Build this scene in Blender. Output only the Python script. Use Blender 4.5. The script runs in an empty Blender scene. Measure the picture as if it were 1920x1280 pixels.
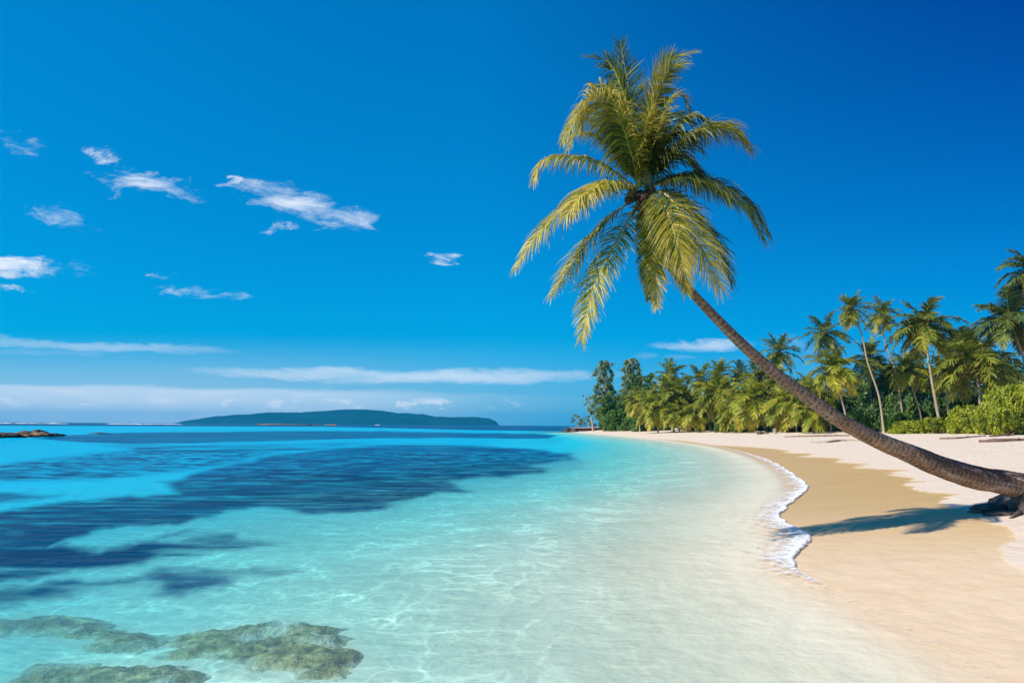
import bpy, math, random
import numpy as np
from mathutils import Vector, Matrix, Euler

# ------------------------------------------------------------------ camera, sky, sun, exposure
SC = bpy.context.scene
COL = SC.collection
R = math.radians
CAM_H, F_PX = 1.7, 1280.0
cam_data = bpy.data.cameras.new('camera')
cam_data.lens = 24.0
cam_data.sensor_width = 36.0
cam_data.clip_start = 0.05
cam_data.clip_end = 40000.0
cam = bpy.data.objects.new('camera', cam_data)
COL.objects.link(cam)
ROT = Matrix.Rotation(R(90 + 6.99), 3, 'X') @ Matrix.Rotation(R(0.37), 3, 'Z')
cam.location = (0, 0, CAM_H)
cam.rotation_euler = ROT.to_euler()
SC.camera = cam
RM = np.array(ROT)

SUN_EL, SUN_VEC = 45.0, Vector((-1.09, -0.56, 1.0)).normalized()
SUN_AZ = math.atan2(SUN_VEC.x, SUN_VEC.y)
SUN_EL = math.asin(SUN_VEC.z)
sd = bpy.data.lights.new('sun', 'SUN')
sd.energy = 5.0
sd.angle = R(0.5)
sd.color = (1.0, 0.93, 0.82)
sun = bpy.data.objects.new('sun', sd)
sun.rotation_euler = (-SUN_VEC).to_track_quat('-Z', 'Y').to_euler()
COL.objects.link(sun)
SC.view_settings.view_transform = 'Standard'
SC.view_settings.look = 'None'
SC.view_settings.gamma = 1.0
SC.view_settings.use_curve_mapping = False
SC.view_settings.exposure = 0.33
SC.cycles.use_denoising = True
SC.cycles.max_bounces = 8
SC.cycles.transparent_max_bounces = 16
SC.cycles.caustics_reflective = False
SC.cycles.caustics_refractive = False
SC.cycles.sample_clamp_indirect = 6.0


def ray(px, py):
    v = RM @ np.array([(px - 960) / F_PX, -(py - 640) / F_PX, -1.0])
    return v


def at(px, py, Y):
    v = ray(px, py)
    k = Y / v[1]
    return np.array([v[0] * k, Y, CAM_H + v[2] * k])


def hit(px, py, z=0.0):
    v = ray(px, py)
    k = (z - CAM_H) / v[2]
    return np.array([v[0] * k, v[1] * k, z])


def proj(x, y, z):
    l = np.stack([x, y, z - CAM_H], -1) @ RM      # R^T applied
    d = np.maximum(-l[..., 2], 1e-3)
    return 960 + F_PX * l[..., 0] / d, 640 - F_PX * l[..., 1] / d


# ------------------------------------------------------------------ node helpers
class NT:
    def __init__(self, tree):
        self.t = tree
        self.n = tree.nodes
        self.l = tree.links

    def add(self, kind, **kw):
        nd = self.n.new(kind)
        for k, v in kw.items():
            setattr(nd, k, v)
        return nd

    def put(self, sock, v):
        if v is None:
            return
        if isinstance(v, bpy.types.NodeSocket):
            self.l.new(v, sock)
        else:
            sock.default_value = v

    def m(self, op, a, b=None, c=None, clamp=False):
        nd = self.add('ShaderNodeMath', operation=op, use_clamp=clamp)
        for i, v in enumerate((a, b, c)):
            self.put(nd.inputs[i], v)
        return nd.outputs[0]

    def vm(self, op, a, b=None):
        nd = self.add('ShaderNodeVectorMath', operation=op)
        self.put(nd.inputs[0], a)
        if b is not None:
            self.put(nd.inputs[1], b)
        return nd.outputs[0]

    def step(self, x, lo, hi, a=0.0, b=1.0):
        nd = self.add('ShaderNodeMapRange', interpolation_type='SMOOTHSTEP')
        self.put(nd.inputs[0], x)
        for i, v in zip((1, 2, 3, 4), (lo, hi, a, b)):
            self.put(nd.inputs[i], v)
        return nd.outputs[0]

    def mix(self, f, a, b, mode='MIX'):
        nd = self.add('ShaderNodeMix', data_type='RGBA', blend_type=mode)
        self.put(nd.inputs[0], f)
        self.put(nd.inputs[6], a)
        self.put(nd.inputs[7], b)
        return nd.outputs[2]

    def noise(self, vec, scale, detail=4, rough=0.55, dist=0.0):
        nd = self.add('ShaderNodeTexNoise')
        if vec is not None:
            self.put(nd.inputs['Vector'], vec)
        nd.inputs['Scale'].default_value = scale
        nd.inputs['Detail'].default_value = detail
        nd.inputs['Roughness'].default_value = rough
        nd.inputs['Distortion'].default_value = dist
        return nd.outputs[0]

    def attr(self, name):
        return self.add('ShaderNodeAttribute', attribute_name=name).outputs['Fac']

    def ramp(self, f, stops):
        nd = self.add('ShaderNodeValToRGB')
        el = nd.color_ramp.elements
        while len(el) < len(stops):
            el.new(0.5)
        for e, (p, c) in zip(el, stops):
            e.position = p
            e.color = tuple(c) + (1,)
        self.put(nd.inputs[0], f)
        return nd.outputs[0]

    def scalev(self, vec, s):
        return self.vm('MULTIPLY', vec, s)

    def bump(self, h, strength, dist):
        nd = self.add('ShaderNodeBump')
        nd.inputs['Strength'].default_value = strength
        nd.inputs['Distance'].default_value = dist
        self.put(nd.inputs['Height'], h)
        return nd.outputs[0]


def new_mat(name):
    mt = bpy.data.materials.new(name)
    mt.use_nodes = True
    t = NT(mt.node_tree)
    bsdf = t.n['Principled BSDF']
    out = t.n['Material Output']
    return mt, t, bsdf, out


def pos_node(t):
    return t.add('ShaderNodeNewGeometry').outputs['Position']


# ------------------------------------------------------------------ world: sky with clouds
W = bpy.data.worlds.new('World')
SC.world = W
W.use_nodes = True
wt = NT(W.node_tree)
bg = wt.n['Background']
wout = wt.n['World Output']
sky = wt.add('ShaderNodeTexSky', sky_type='NISHITA')
sky.sun_disc = False
sky.sun_elevation = SUN_EL
sky.sun_rotation = SUN_AZ
sky.altitude = 0
sky.air_density = 1.0
sky.dust_density = 0.6
sky.ozone_density = 3.0
sep = wt.add('ShaderNodeSeparateColor')
wt.l.new(sky.outputs[0], sep.inputs[0])
gen = wt.add('ShaderNodeTexCoord').outputs['Generated']
sx = wt.add('ShaderNodeSeparateXYZ')
wt.l.new(gen, sx.inputs[0])
ysafe = wt.m('MAXIMUM', sx.outputs[1], 0.05)
U = wt.m('DIVIDE', sx.outputs[0], ysafe)
V = wt.m('DIVIDE', sx.outputs[2], ysafe)
# the clear tropical blue as through a polarising filter: less red, deepest away from the sun
q = wt.m('MULTIPLY', wt.m('ADD', sx.outputs[0], 0.05, clamp=True), wt.m('ADD', sx.outputs[2], 0.1, clamp=True))
rr = wt.m('MAXIMUM', wt.m('MULTIPLY_ADD', sep.outputs[0], 0.35, -1.3), 0.0)
gg = wt.m('POWER', wt.m('MAXIMUM', wt.m('MULTIPLY_ADD', sep.outputs[1], 0.086, -0.028), 0.001), 0.64)
gg = wt.m('MULTIPLY', wt.m('MULTIPLY', gg, 7.5), wt.m('MULTIPLY_ADD', q, -2.1, 1.0))
bb = wt.m('POWER', wt.m('MAXIMUM', wt.m('MULTIPLY', sep.outputs[2], 0.098), 0.001), 0.57)
bb = wt.m('MULTIPLY', wt.m('MULTIPLY', bb, 10.86), wt.m('MULTIPLY_ADD', q, -1.2, 1.0))
cmb = wt.add('ShaderNodeCombineColor')
for i, s in enumerate((rr, gg, bb)):
    wt.l.new(s, cmb.inputs[i])
wt.l.new(cmb.outputs[0], bg.inputs[0])
bg.inputs[1].default_value = 0.080

uvw = wt.add('ShaderNodeCombineXYZ')
wt.l.new(U, uvw.inputs[0])
wt.l.new(V, uvw.inputs[1])
n1 = wt.noise(wt.scalev(uvw.outputs[0], (7.0, 26.0, 1)), 1.0, 6, 0.6)
n2 = wt.noise(wt.scalev(uvw.outputs[0], (26.0, 60.0, 1)), 1.0, 6, 0.62, 0.6)
n3 = wt.noise(wt.scalev(uvw.outputs[0], (9.0, 12.0, 1)), 1.0, 3, 0.5)
n5 = wt.noise(wt.scalev(uvw.outputs[0], (22.0, 40.0, 1)), 1.0, 7, 0.65, 0.8)
n6 = wt.noise(wt.scalev(wt.vm('ADD', uvw.outputs[0], (3.1, 1.7, 0)), (15.0, 44.0, 1)), 1.0, 7, 0.65, 0.8)
hi = wt.step(V, 0.10, 0.16, 0.2, 1.0)
Ud = wt.m('ADD', wt.m('ADD', U, wt.m('MULTIPLY', wt.m('SUBTRACT', n3, 0.5), 0.07)), wt.m('MULTIPLY', wt.m('MULTIPLY', wt.m('SUBTRACT', n5, 0.5), 0.16), hi))
Vd = wt.m('ADD', wt.m('ADD', V, wt.m('MULTIPLY', wt.m('SUBTRACT', n1, 0.5), 0.030)), wt.m('MULTIPLY', wt.m('MULTIPLY', wt.m('SUBTRACT', n6, 0.5), 0.055), hi))
CLOUDS = [(45, 268, 85, 15, 15, .5), (195, 297, 36, 11, 20, .75), (262, 343, 80, 16, 5, .95), (325, 362, 60, 10, 8, .45),
          (425, 342, 24, 10, 15, .8), (550, 378, 130, 23, 14, 1.0), (640, 405, 75, 22, 8, .8), (522, 426, 34, 8, -8, .8),
          (112, 408, 55, 18, 18, .45), (15, 495, 82, 19, 6, 1.25), (70, 492, 40, 8, 10, .7), (150, 505, 40, 10, 8, .45), (10, 544, 44, 6, 0, .9),
          (390, 550, 85, 9, 3, .65), (835, 484, 28, 9, 0, .9), (302, 519, 22, 4, 0, .5),
          (1320, 648, 105, 8, 1, .85), (1210, 666, 28, 6, 0, .45), (1275, 671, 40, 5, 0, .4),
          (190, 650, 290, 10, 2, .75), (80, 662, 200, 9, 0, .5), (600, 700, 330, 11, 1.0, 1.0), (840, 708, 340, 14, -1.0, 1.1), (960, 697, 200, 10, 0, .4), (60, 704, 80, 6, 0, .5),
          (180, 690, 65, 5, 0, .3), (1500, 655, 70, 26, 0, .3), (650, 750, 36, 10, -8, .45), (725, 752, 30, 10, -8, .45),
          (300, 753, 46, 10, 0, .35), (520, 757, 40, 8, 0, .35), (850, 763, 46, 8, 0, .4), (985, 771, 16, 6, 0, .5), (40, 749, 50, 7, 0, .35), (420, 750, 40, 9, 0, .35)]
dens = None
for (cx, cy, ra, rb, ang, s) in CLOUDS:
    v = ray(cx, cy)
    u0, v0 = v[0] / v[1], v[2] / v[1]
    du = wt.m('SUBTRACT', Ud, float(u0))
    dv = wt.m('SUBTRACT', Vd, float(v0))
    c_, s_ = math.cos(R(ang)), math.sin(R(ang))
    a = wt.m('ADD', wt.m('MULTIPLY', du, c_ / (1.2 * ra / F_PX)), wt.m('MULTIPLY', dv, -s_ / (1.2 * ra / F_PX)))
    b = wt.m('ADD', wt.m('MULTIPLY', du, s_ / (1.45 * rb / F_PX)), wt.m('MULTIPLY', dv, c_ / (1.45 * rb / F_PX)))
    e = wt.m('ADD', wt.m('MULTIPLY', a, a), wt.m('MULTIPLY', b, b))
    g = wt.m('MULTIPLY', wt.m('SUBTRACT', 1.0, e, clamp=True), s)
    dens = g if dens is None else wt.m('MAXIMUM', dens, g)
crot = wt.add('ShaderNodeVectorRotate', rotation_type='Z_AXIS')
wt.put(crot.inputs['Vector'], uvw.outputs[0])
crot.inputs['Angle'].default_value = R(11)
n4 = wt.noise(wt.scalev(crot.outputs[0], (11.0, 46.0, 1)), 1.0, 9, 0.70, 0.5)
wisp = wt.m('MULTIPLY', wt.m('SUBTRACT', n4, 0.52), 3.4)
dens = wt.step(wt.m('ADD', wt.m('MULTIPLY', dens, 1.15), wt.m('MULTIPLY', wisp, wt.m('MULTIPLY', wt.step(dens, 0.0, 0.3), wt.step(V, 0.10, 0.16, 0.25, 1.0)))), 0.02, 1.95)
# bank of low cloud over the horizon, thinning to the east
top = wt.m('ADD', 0.060, wt.m('MULTIPLY', wt.m('ADD', U, 0.7), -0.012))
Vb = wt.m('ADD', V, wt.m('MULTIPLY', wt.m('SUBTRACT', n1, 0.5), 0.022))
puff = wt.noise(wt.scalev(uvw.outputs[0], (20.0, 48.0, 1)), 1.0, 6, 0.6)
bank = wt.m('MULTIPLY', wt.step(wt.m('SUBTRACT', top, Vb), -0.003, 0.012), wt.step(U, 0.15, -0.4, 0.15, 1.0))
bank = wt.m('MULTIPLY', bank, wt.step(V, 0.0, 0.05, 0.92, 1.0))
bank = wt.m('MULTIPLY', bank, wt.step(n1, 0.2, 0.8, 0.75, 1.1))
pf = wt.m('MULTIPLY', wt.step(puff, 0.47, 0.60), wt.m('MULTIPLY', wt.step(V, 0.014, 0.024), wt.step(V, 0.048, 0.032)))
bank = wt.m('MAXIMUM', wt.m('MULTIPLY', bank, .84), wt.m('MULTIPLY', wt.m('MULTIPLY', pf, .95), wt.step(U, 0.1, -0.1)))
veil = wt.m('MULTIPLY', wt.step(V, 0.135, 0.03), wt.step(U, 0.35, -0.6, 0.05, 0.36))
dens = wt.m('MAXIMUM', wt.m('MAXIMUM', dens, bank), veil)
dens = wt.m('MULTIPLY', dens, wt.step(sx.outputs[1], 0.05, 0.2), clamp=True)
bg2 = wt.add('ShaderNodeBackground')
bg2.inputs[0].default_value = (0.74, 0.81, 0.90, 1)
bg2.inputs[1].default_value = 0.92
mixw = wt.add('ShaderNodeMixShader')
wt.l.new(dens, mixw.inputs[0])
wt.l.new(bg.outputs[0], mixw.inputs[1])
wt.l.new(bg2.outputs[0], mixw.inputs[2])
wt.l.new(mixw.outputs[0], wout.inputs[0])

# ------------------------------------------------------------------ mesh helpers
def vnoise(x, y, seed=0):
    xi, yi = np.floor(x).astype(np.int64), np.floor(y).astype(np.int64)
    xf, yf = x - xi, y - yi
    xf, yf = xf * xf * (3 - 2 * xf), yf * yf * (3 - 2 * yf)

    def h(i, j):
        n = (i * 374761393 + j * 668265263 + seed * 1442695041) & 0xFFFFFFFF
        n = ((n ^ (n >> 13)) * 1274126177) & 0xFFFFFFFF
        return ((n ^ (n >> 16)) & 0xFFFF) / 65535.0
    a, b, c, d = h(xi, yi), h(xi + 1, yi), h(xi, yi + 1), h(xi + 1, yi + 1)
    return (a * (1 - xf) + b * xf) * (1 - yf) + (c * (1 - xf) + d * xf) * yf


def fbm(x, y, seed=0, oct=4):
    s, a, t = 0.0, 1.0, 0.0
    for k in range(oct):
        s = s + a * vnoise(x * 2 ** k, y * 2 ** k, seed + k * 17)
        t += a
        a *= 0.5
    return s / t


def smooth(x, a, b):
    t = np.clip((x - a) / (b - a), 0, 1)
    return t * t * (3 - 2 * t)


def mesh_np(name, V, F, mats, attrs=None, mi=None, smooth_sh=True):
    """V (n,3), F (m,4) or (m,3) int"""
    V = np.asarray(V, dtype=np.float32)
    F = np.asarray(F, dtype=np.int32)
    me = bpy.data.meshes.new(name)
    k = F.shape[1]
    me.vertices.add(len(V))
    me.vertices.foreach_set('co', V.ravel())
    me.loops.add(F.size)
    me.loops.foreach_set('vertex_index', F.ravel())
    me.polygons.add(len(F))
    me.polygons.foreach_set('loop_start', np.arange(0, F.size, k, dtype=np.int32))
    me.polygons.foreach_set('use_smooth', np.full(len(F), smooth_sh))
    if mi is not None:
        me.polygons.foreach_set('material_index', np.asarray(mi, dtype=np.int32))
    me.update(calc_edges=True)
    for mt in (mats if isinstance(mats, (list, tuple)) else [mats]):
        me.materials.append(mt)
    for nm, a in (attrs or {}).items():
        at_ = me.attributes.new(nm, 'FLOAT', 'POINT')
        at_.data.foreach_set('value', np.asarray(a, dtype=np.float32))
    me.validate()
    return me


def link(name, me, parent=None, loc=None):
    o = bpy.data.objects.new(name, me)
    COL.objects.link(o)
    if parent is not None:
        o.parent = parent
    if loc is not None:
        o.location = loc
    return o


def tag(o, label=None, cat=None, group=None, kind=None):
    for k, v in (('label', label), ('category', cat), ('group', group), ('kind', kind)):
        if v:
            o[k] = v
    return o


def empty(name, loc):
    o = bpy.data.objects.new(name, None)
    o.empty_display_size = 0.2
    COL.objects.link(o)
    o.location = loc
    return o


def grid_faces(nr, nc):
    i = np.arange(nr - 1)[:, None] * nc + np.arange(nc - 1)[None, :]
    return np.stack([i, i + 1, i + nc + 1, i + nc], -1).reshape(-1, 4)


def seg_dist(px, py, pts, closed=False):
    d2 = np.full(px.shape, 1e18)
    n = len(pts)
    for k in range(n if closed else n - 1):
        ax, ay = pts[k][:2]
        bx, by = pts[(k + 1) % n][:2]
        dx, dy = bx - ax, by - ay
        t = np.clip(((px - ax) * dx + (py - ay) * dy) / max(dx * dx + dy * dy, 1e-12), 0, 1)
        d2 = np.minimum(d2, (px - ax - t * dx) ** 2 + (py - ay - t * dy) ** 2)
    return np.sqrt(d2)


def inside(px, py, pts):
    r = np.zeros(px.shape, bool)
    n = len(pts)
    for k in range(n):
        ax, ay = pts[k][:2]
        bx, by = pts[(k + 1) % n][:2]
        if ay == by:
            continue
        c = ((ay > py) != (by > py)) & (px < (bx - ax) * (py - ay) / (by - ay) + ax)
        r ^= c
    return r


def sdf(px, py, pts):
    """positive inside"""
    d = seg_dist(px, py, pts, True)
    return np.where(inside(px, py, pts), d, -d)


def smooth_line(pts, it=2):
    P = [np.array(p, float) for p in pts]
    for _ in range(it):
        Q = [P[0]]
        for a, b in zip(P[:-1], P[1:]):
            Q += [a * .75 + b * .25, a * .25 + b * .75]
        P = Q + [P[-1]]
    return P


# ------------------------------------------------------------------ the lie of the land
SHORE_PX = [(1900, 1300), (1860, 1280), (1760, 1225), (1640, 1155), (1515, 1095), (1462, 1050), (1490, 1010), (1446, 965), (1494, 920),
            (1484, 895), (1440, 866), (1390, 848), (1330, 834), (1250, 824.5), (1180, 818), (1125, 813.5), (1085, 810), (1062, 807.5)]
SHORE = smooth_line([(2.2, -30), (2.9, 0.5)] + [tuple(hit(*p)[:2]) for p in SHORE_PX], 2)
LANDPOLY = [tuple(p) for p in SHORE] + [(30, 250), (60, 300), (200, 330), (900, 330), (900, -30)]


def shore_sd(x, y):
    """metres inland (positive) or offshore (negative)"""
    d = seg_dist(x, y, LANDPOLY, True)
    return np.where(inside(x, y, LANDPOLY), d, -d)


def land_h(x, y, d=None):
    x, y = np.asarray(x, float), np.asarray(y, float)
    if d is None:
        d = shore_sd(x, y)
    land = 1.48 * np.tanh(np.maximum(d, 0) / 20.0)
    land = land + smooth(d, 2, 10) * 0.10 * (fbm(x * .22, y * .22, 5, 3) - .5) + smooth(d, 3, 12) * 0.05 * (fbm(x * 1.1, y * 1.1, 9, 3) - .5)
    bed = -0.8 * np.tanh(np.maximum(-d, 0) * 0.062 / 0.8)
    bed = bed + smooth(-d, .5, 4) * 0.05 * (fbm(x * .6, y * .6, 21, 3) - .5)
    return np.where(d > 0, land, bed)


def ground_hit(px, py, t0=2.0, t1=400.0):
    """where the line of sight meets the ground"""
    v = ray(px, py)
    v = v / v[1]
    t = np.geomspace(t0, t1, 4000)
    h = land_h(v[0] * t, t)
    h = np.maximum(h, 0.0)
    z = CAM_H + v[2] * t
    k = np.argmax(z < h) if (z < h).any() else np.argmin(z - h)
    return np.array([v[0] * t[k], t[k], h[k]])


def bed_hit(px, py):
    v = ray(px, py)
    v = v / v[1]
    t = np.geomspace(2, 60, 3000)
    h = land_h(v[0] * t, t)
    k = np.argmax(CAM_H + v[2] * t < h)
    return (v[0] * t[k], t[k])


def ground_z(x, y):
    return float(land_h(np.array([x]), np.array([y]))[0])


# seagrass and reef beds, dark under the clear water (outlines measured from the photograph, x grows right, y down)
BED_MAIN = [(-400, 985), (0, 958), (60, 950), (100, 940), (200, 930), (260, 925), (330, 922), (312, 912), (300, 905), (330, 896), (355, 886),
            (420, 872), (520, 850), (640, 836), (760, 831), (900, 833), (1030, 841), (1040, 846), (1085, 849), (1078, 856), (1090, 865), (1040, 868), (1005, 873), (1032, 879),
            (1022, 889), (985, 890), (950, 897), (905, 895), (852, 904), (890, 921), (868, 924), (822, 925), (790, 936), (768, 945), (735, 951),
            (690, 958), (648, 961), (600, 968), (575, 969), (540, 958), (500, 955), (445, 956), (415, 970), (350, 983), (300, 990), (235, 992),
            (170, 1001), (110, 1022), (60, 1030), (-400, 1060)]
BED_NEAR = [(-400, 1040), (0, 1026), (110, 1022), (200, 1026), (270, 1012), (340, 998), (372, 998), (310, 1011), (400, 1003), (435, 1002),
            (450, 1009), (497, 1010), (528, 1021), (455, 1032), (350, 1046), (250, 1060), (150, 1073), (60, 1086), (0, 1096), (-400, 1150)]
BED_SOFT = [(-300, 1150), (0, 1100), (110, 1092), (200, 1084), (300, 1066), (380, 1060), (440, 1060), (505, 1062), (565, 1070), (520, 1078), (440, 1086),
            (420, 1105), (330, 1118), (270, 1108), (290, 1094), (240, 1092), (195, 1101), (150, 1116), (60, 1124), (0, 1141), (-300, 1200)]
BED_MID = [(-400, 872), (0, 870), (140, 850), (240, 842), (160, 832), (300, 832), (720, 828), (640, 838), (520, 852), (420, 874), (345, 884), (295, 889), (200, 898), (0, 904), (-400, 915)]
BED_ISLE = [(-120, 932), (0, 923), (60, 922), (112, 925), (80, 935), (0, 943), (-120, 950)]
BED_FAR = [(60, 822), (105, 817), (200, 811.5), (380, 808.5), (600, 808), (760, 809), (900, 811), (1000, 812), (1050, 816), (1030, 822), (930, 822), (840, 821),
           (720, 822), (600, 824), (300, 832), (160, 830)]
OCEAN = [(-900, 786), (-900, 797), (0, 798), (300, 799), (600, 800), (760, 803), (900, 806.5), (1060, 808.5), (1110, 806), (1500, 806), (3000, 800), (3000, 780)]


def bed_mask(px, py, x, y):
    far = np.clip((py - 797) / 200, 0.05, 1)
    lf = np.log(np.maximum(py - 785, 3)) * 7
    wx = (fbm((px - 960) / 45.0, lf * 1.5, 31, 4) - .5)
    wy = (fbm((px - 960) / 60.0 + 40, lf * 1.5, 37, 4) - .5)
    qx, qy = px + wx * 60 * far, py + wy * 26 * far
    st = fbm(px / 90.0 + 3, py / 5.0 / np.maximum(far, .25), 43, 3)       # streaks of ripple reflection, painted into the bed mask
    st2 = fbm(px / 160.0, py / 11.0 / np.maximum(far, .25), 47, 3)

    def m(poly, a, b, asp=2.5):
        P = [(p[0], p[1] * asp) for p in poly]
        return smooth(sdf(qx, qy * asp, P), a - 5, b + 8)
    main = m(BED_MAIN, -3, 9) * np.clip(.93 + 1.3 * (st - .5) + .9 * (st2 - .5), .3, 1)
    near = m(BED_NEAR, -8, 18) * np.clip(.98 + 1.6 * (st2 - .5) + 1.2 * (st - .5), .1, 1)
    soft = m(BED_SOFT, -16, 30) * np.clip(.80 + 1.4 * (st2 - .5), 0, 1)
    mid = m(BED_MID, -6, 14) * np.clip(.66 + 2.2 * (st - .5) + .5 * (st2 - .5), .1, 1)
    isle = m(BED_ISLE, -6, 12) * .85
    P = [(p[0], p[1] * 6) for p in BED_FAR]
    farb = smooth(sdf(px, (py + wy * 3) * 6, P), -6, 8) * (.88 + .3 * (st - .5))
    P = [(p[0], p[1] * 8) for p in OCEAN]
    oc = smooth(sdf(px, py * 8, P), -5, 8)
    mk = np.maximum.reduce([main, near, soft, mid, isle, farb, oc])
    return np.clip(mk, 0, 1), oc


# wet sand left by the last wave
WET = [(1180, 819), (1290, 826), (1330, 833), (1420, 838), (1480, 843), (1472, 848), (1528, 850), (1508, 856), (1585, 858), (1562, 866),
       (1632, 868), (1612, 877), (1696, 880), (1670, 890), (1728, 897), (1702, 910), (1735, 922), (1800, 925), (1760, 940), (1860, 975), (1905, 1000), (1880, 1040), (1930, 1080),
       (2100, 1150), (2400, 1500), (1700, 1500), (1000, 1300), (1000, 820)]

# beach and seabed: one sheet
rows = np.geomspace(1.0, 420.0, 470)
s_ = np.linspace(-1.45, 2.6, 940)
gy = np.repeat(rows[:, None], len(s_), 1)
gx = s_[None, :] * (gy + 3.0)
sdv = shore_sd(gx, gy)
gz = land_h(gx, gy, sdv)
gpx, gpy = proj(gx, gy, gz)
mask, _ = bed_mask(gpx, gpy, gx, gy)
mask = mask * (sdv < 0)
wn = fbm(gx * .5, gy * 2.2, 61, 4) - .5
P = [(p[0], p[1] * 3) for p in WET]
wet = smooth(sdf(gpx + wn * 50, (gpy + wn * 4) * 3, P), -4, 7)
wet = wet * (1.0 - 0.66 * smooth(gpy, 905, 1080)) * smooth(gpy, 800, 830)
wet = np.where(sdv < 0, wet * smooth(sdv, -1.2, 0), wet)
TERR = dict(gx=gx, gy=gy)


def sand_material():
    mt, t, b, out = new_mat('beach_sand')
    P = pos_node(t)
    wet_a, msk, dep = t.attr('wet'), t.attr('mask'), t.attr('inland')
    nlow = t.noise(P, 0.35, 4)
    nmid = t.noise(P, 2.6, 5)
    nfin = t.noise(P, 60.0, 3, 0.7)
    streak = t.noise(t.scalev(P, (0.5, 6.0, 1.0)), 1.0, 4, 0.6)
    dry = t.ramp(nmid, [(0.25, (.66, .52, .40)), (0.75, (.76, .63, .50))])
    dry = t.mix(t.m('MULTIPLY', t.step(nfin, .35, .75), .16), dry, (.40, .29, .19, 1))
    wetc = t.ramp(streak, [(0.3, (.54, .325, .095)), (0.72, (.68, .44, .16))])
    w = t.m('ADD', wet_a, t.m('MULTIPLY', t.m('SUBTRACT', streak, .5), t.m('MULTIPLY', t.m('MULTIPLY', wet_a, t.m('SUBTRACT', 1.05, wet_a)), 1.2)), clamp=True)
    col = t.mix(w, dry, wetc)
    # sea bed: pale coral sand, olive weed and reef on the dark beds
    under = t.step(dep, 0.15, -0.7)
    bed = t.ramp(nlow, [(0.3, (.68, .64, .52)), (0.7, (.80, .76, .62))])
    bed = t.mix(t.step(dep, -7.0, -1.0), bed, t.ramp(nlow, [(0.3, (.655, .565, .42)), (0.7, (.755, .66, .51))]))
    bed = t.mix(t.m('MULTIPLY', t.step(nmid, .55, .75), .22), bed, (.38, .36, .2, 1))
    nweed = t.noise(t.scalev(P, (.7, 3.2, 1.0)), 1.0, 6, .68)
    weed = t.ramp(nweed, [(0.3, (.001, .020, .070)), (0.55, (.002, .055, .15)), (0.68, (.02, .085, .13)), (0.8, (.13, .15, .08))])
    edge = t.noise(t.scalev(P, (.9, 1.6, 1)), 1.0, 6, .65)
    mk = t.m('ADD', msk, t.m('MULTIPLY', t.m('SUBTRACT', edge, .5), t.m('MULTIPLY', t.m('MULTIPLY', msk, t.m('SUBTRACT', 1.0, msk)), 4.0)), clamp=True)
    bed = t.mix(mk, bed, weed)
    col = t.mix(under, col, bed)
    t.put(b.inputs['Base Color'], col)
    t.put(b.inputs['Roughness'], t.step(w, 0.2, 1.0, .9, .38))
    t.put(b.inputs['Specular IOR Level'], t.step(w, 0.2, 1.0, .15, .28))
    foot = t.noise(P, 3.2, 3, .5)
    h = t.m('ADD', t.m('MULTIPLY', foot, t.m('SUBTRACT', 1.0, w)), t.m('MULTIPLY', nfin, .05))
    t.put(b.inputs['Normal'], t.bump(h, 0.35, 0.12))
    return mt


M_SAND = sand_material()
V = np.stack([gx, gy, gz], -1).reshape(-1, 3)
beach = link('beach', mesh_np('beach', V, grid_faces(*gx.shape), M_SAND,
                              dict(wet=wet.ravel(), mask=mask.ravel(), inland=sdv.ravel())))
tag(beach, kind='structure')

# ------------------------------------------------------------------ the sea
offs = np.concatenate([np.geomspace(1800, 12, 330), np.geomspace(11.9, .30, 190)])
rows = CAM_H * F_PX / offs
s_ = np.linspace(-1.5, 1.25, 700)
gy = np.repeat(rows[:, None], len(s_), 1)
gx = s_[None, :] * (gy + 3.0)
sdw = shore_sd(gx, gy)
wz = np.zeros_like(gx)
wz += 0.012 * (fbm(gx * .9, gy * 1.4, 77, 3) - .5) * smooth(-sdw, .5, 3) * smooth(gy, 300, 60)
wpx, wpy = proj(gx, gy, np.zeros_like(gx))
wmask, woc = bed_mask(wpx, wpy, gx, gy)
dep = 0.03 * np.maximum(-sdw, 0) + 0.0058 * np.maximum(-sdw, 0) ** 2 + 0.3 * (fbm(gx * .08, gy * .04, 91, 3) - .5) * smooth(-sdw, 3, 12)
dep = np.clip(dep, 0, 3.6)
dep = dep + woc * 7.0
ROCKS_PX = [[(300, 1212), (345, 1190), (420, 1183), (480, 1168), (560, 1166), (632, 1184), (676, 1222), (655, 1250), (630, 1276), (560, 1330), (380, 1330), (10, 1330), (10, 1275), (120, 1252), (340, 1242)],
            [(-60, 1170), (0, 1160), (120, 1160), (260, 1186), (300, 1206), (290, 1224), (150, 1204), (60, 1182), (-60, 1196)]]
shal = np.maximum.reduce([smooth(sdf(wpx, wpy, pl), -25, 12) for pl in ROCKS_PX])
dep = dep * (1 - .35 * shal)
keep = (sdw < 2.2)
F = grid_faces(*gx.shape)
kf = keep.ravel()[F].any(1)
F = F[kf]
used = np.unique(F)
remap = np.full(gx.size, -1)
remap[used] = np.arange(len(used))
V = np.stack([gx, gy, wz], -1).reshape(-1, 3)[used]


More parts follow.
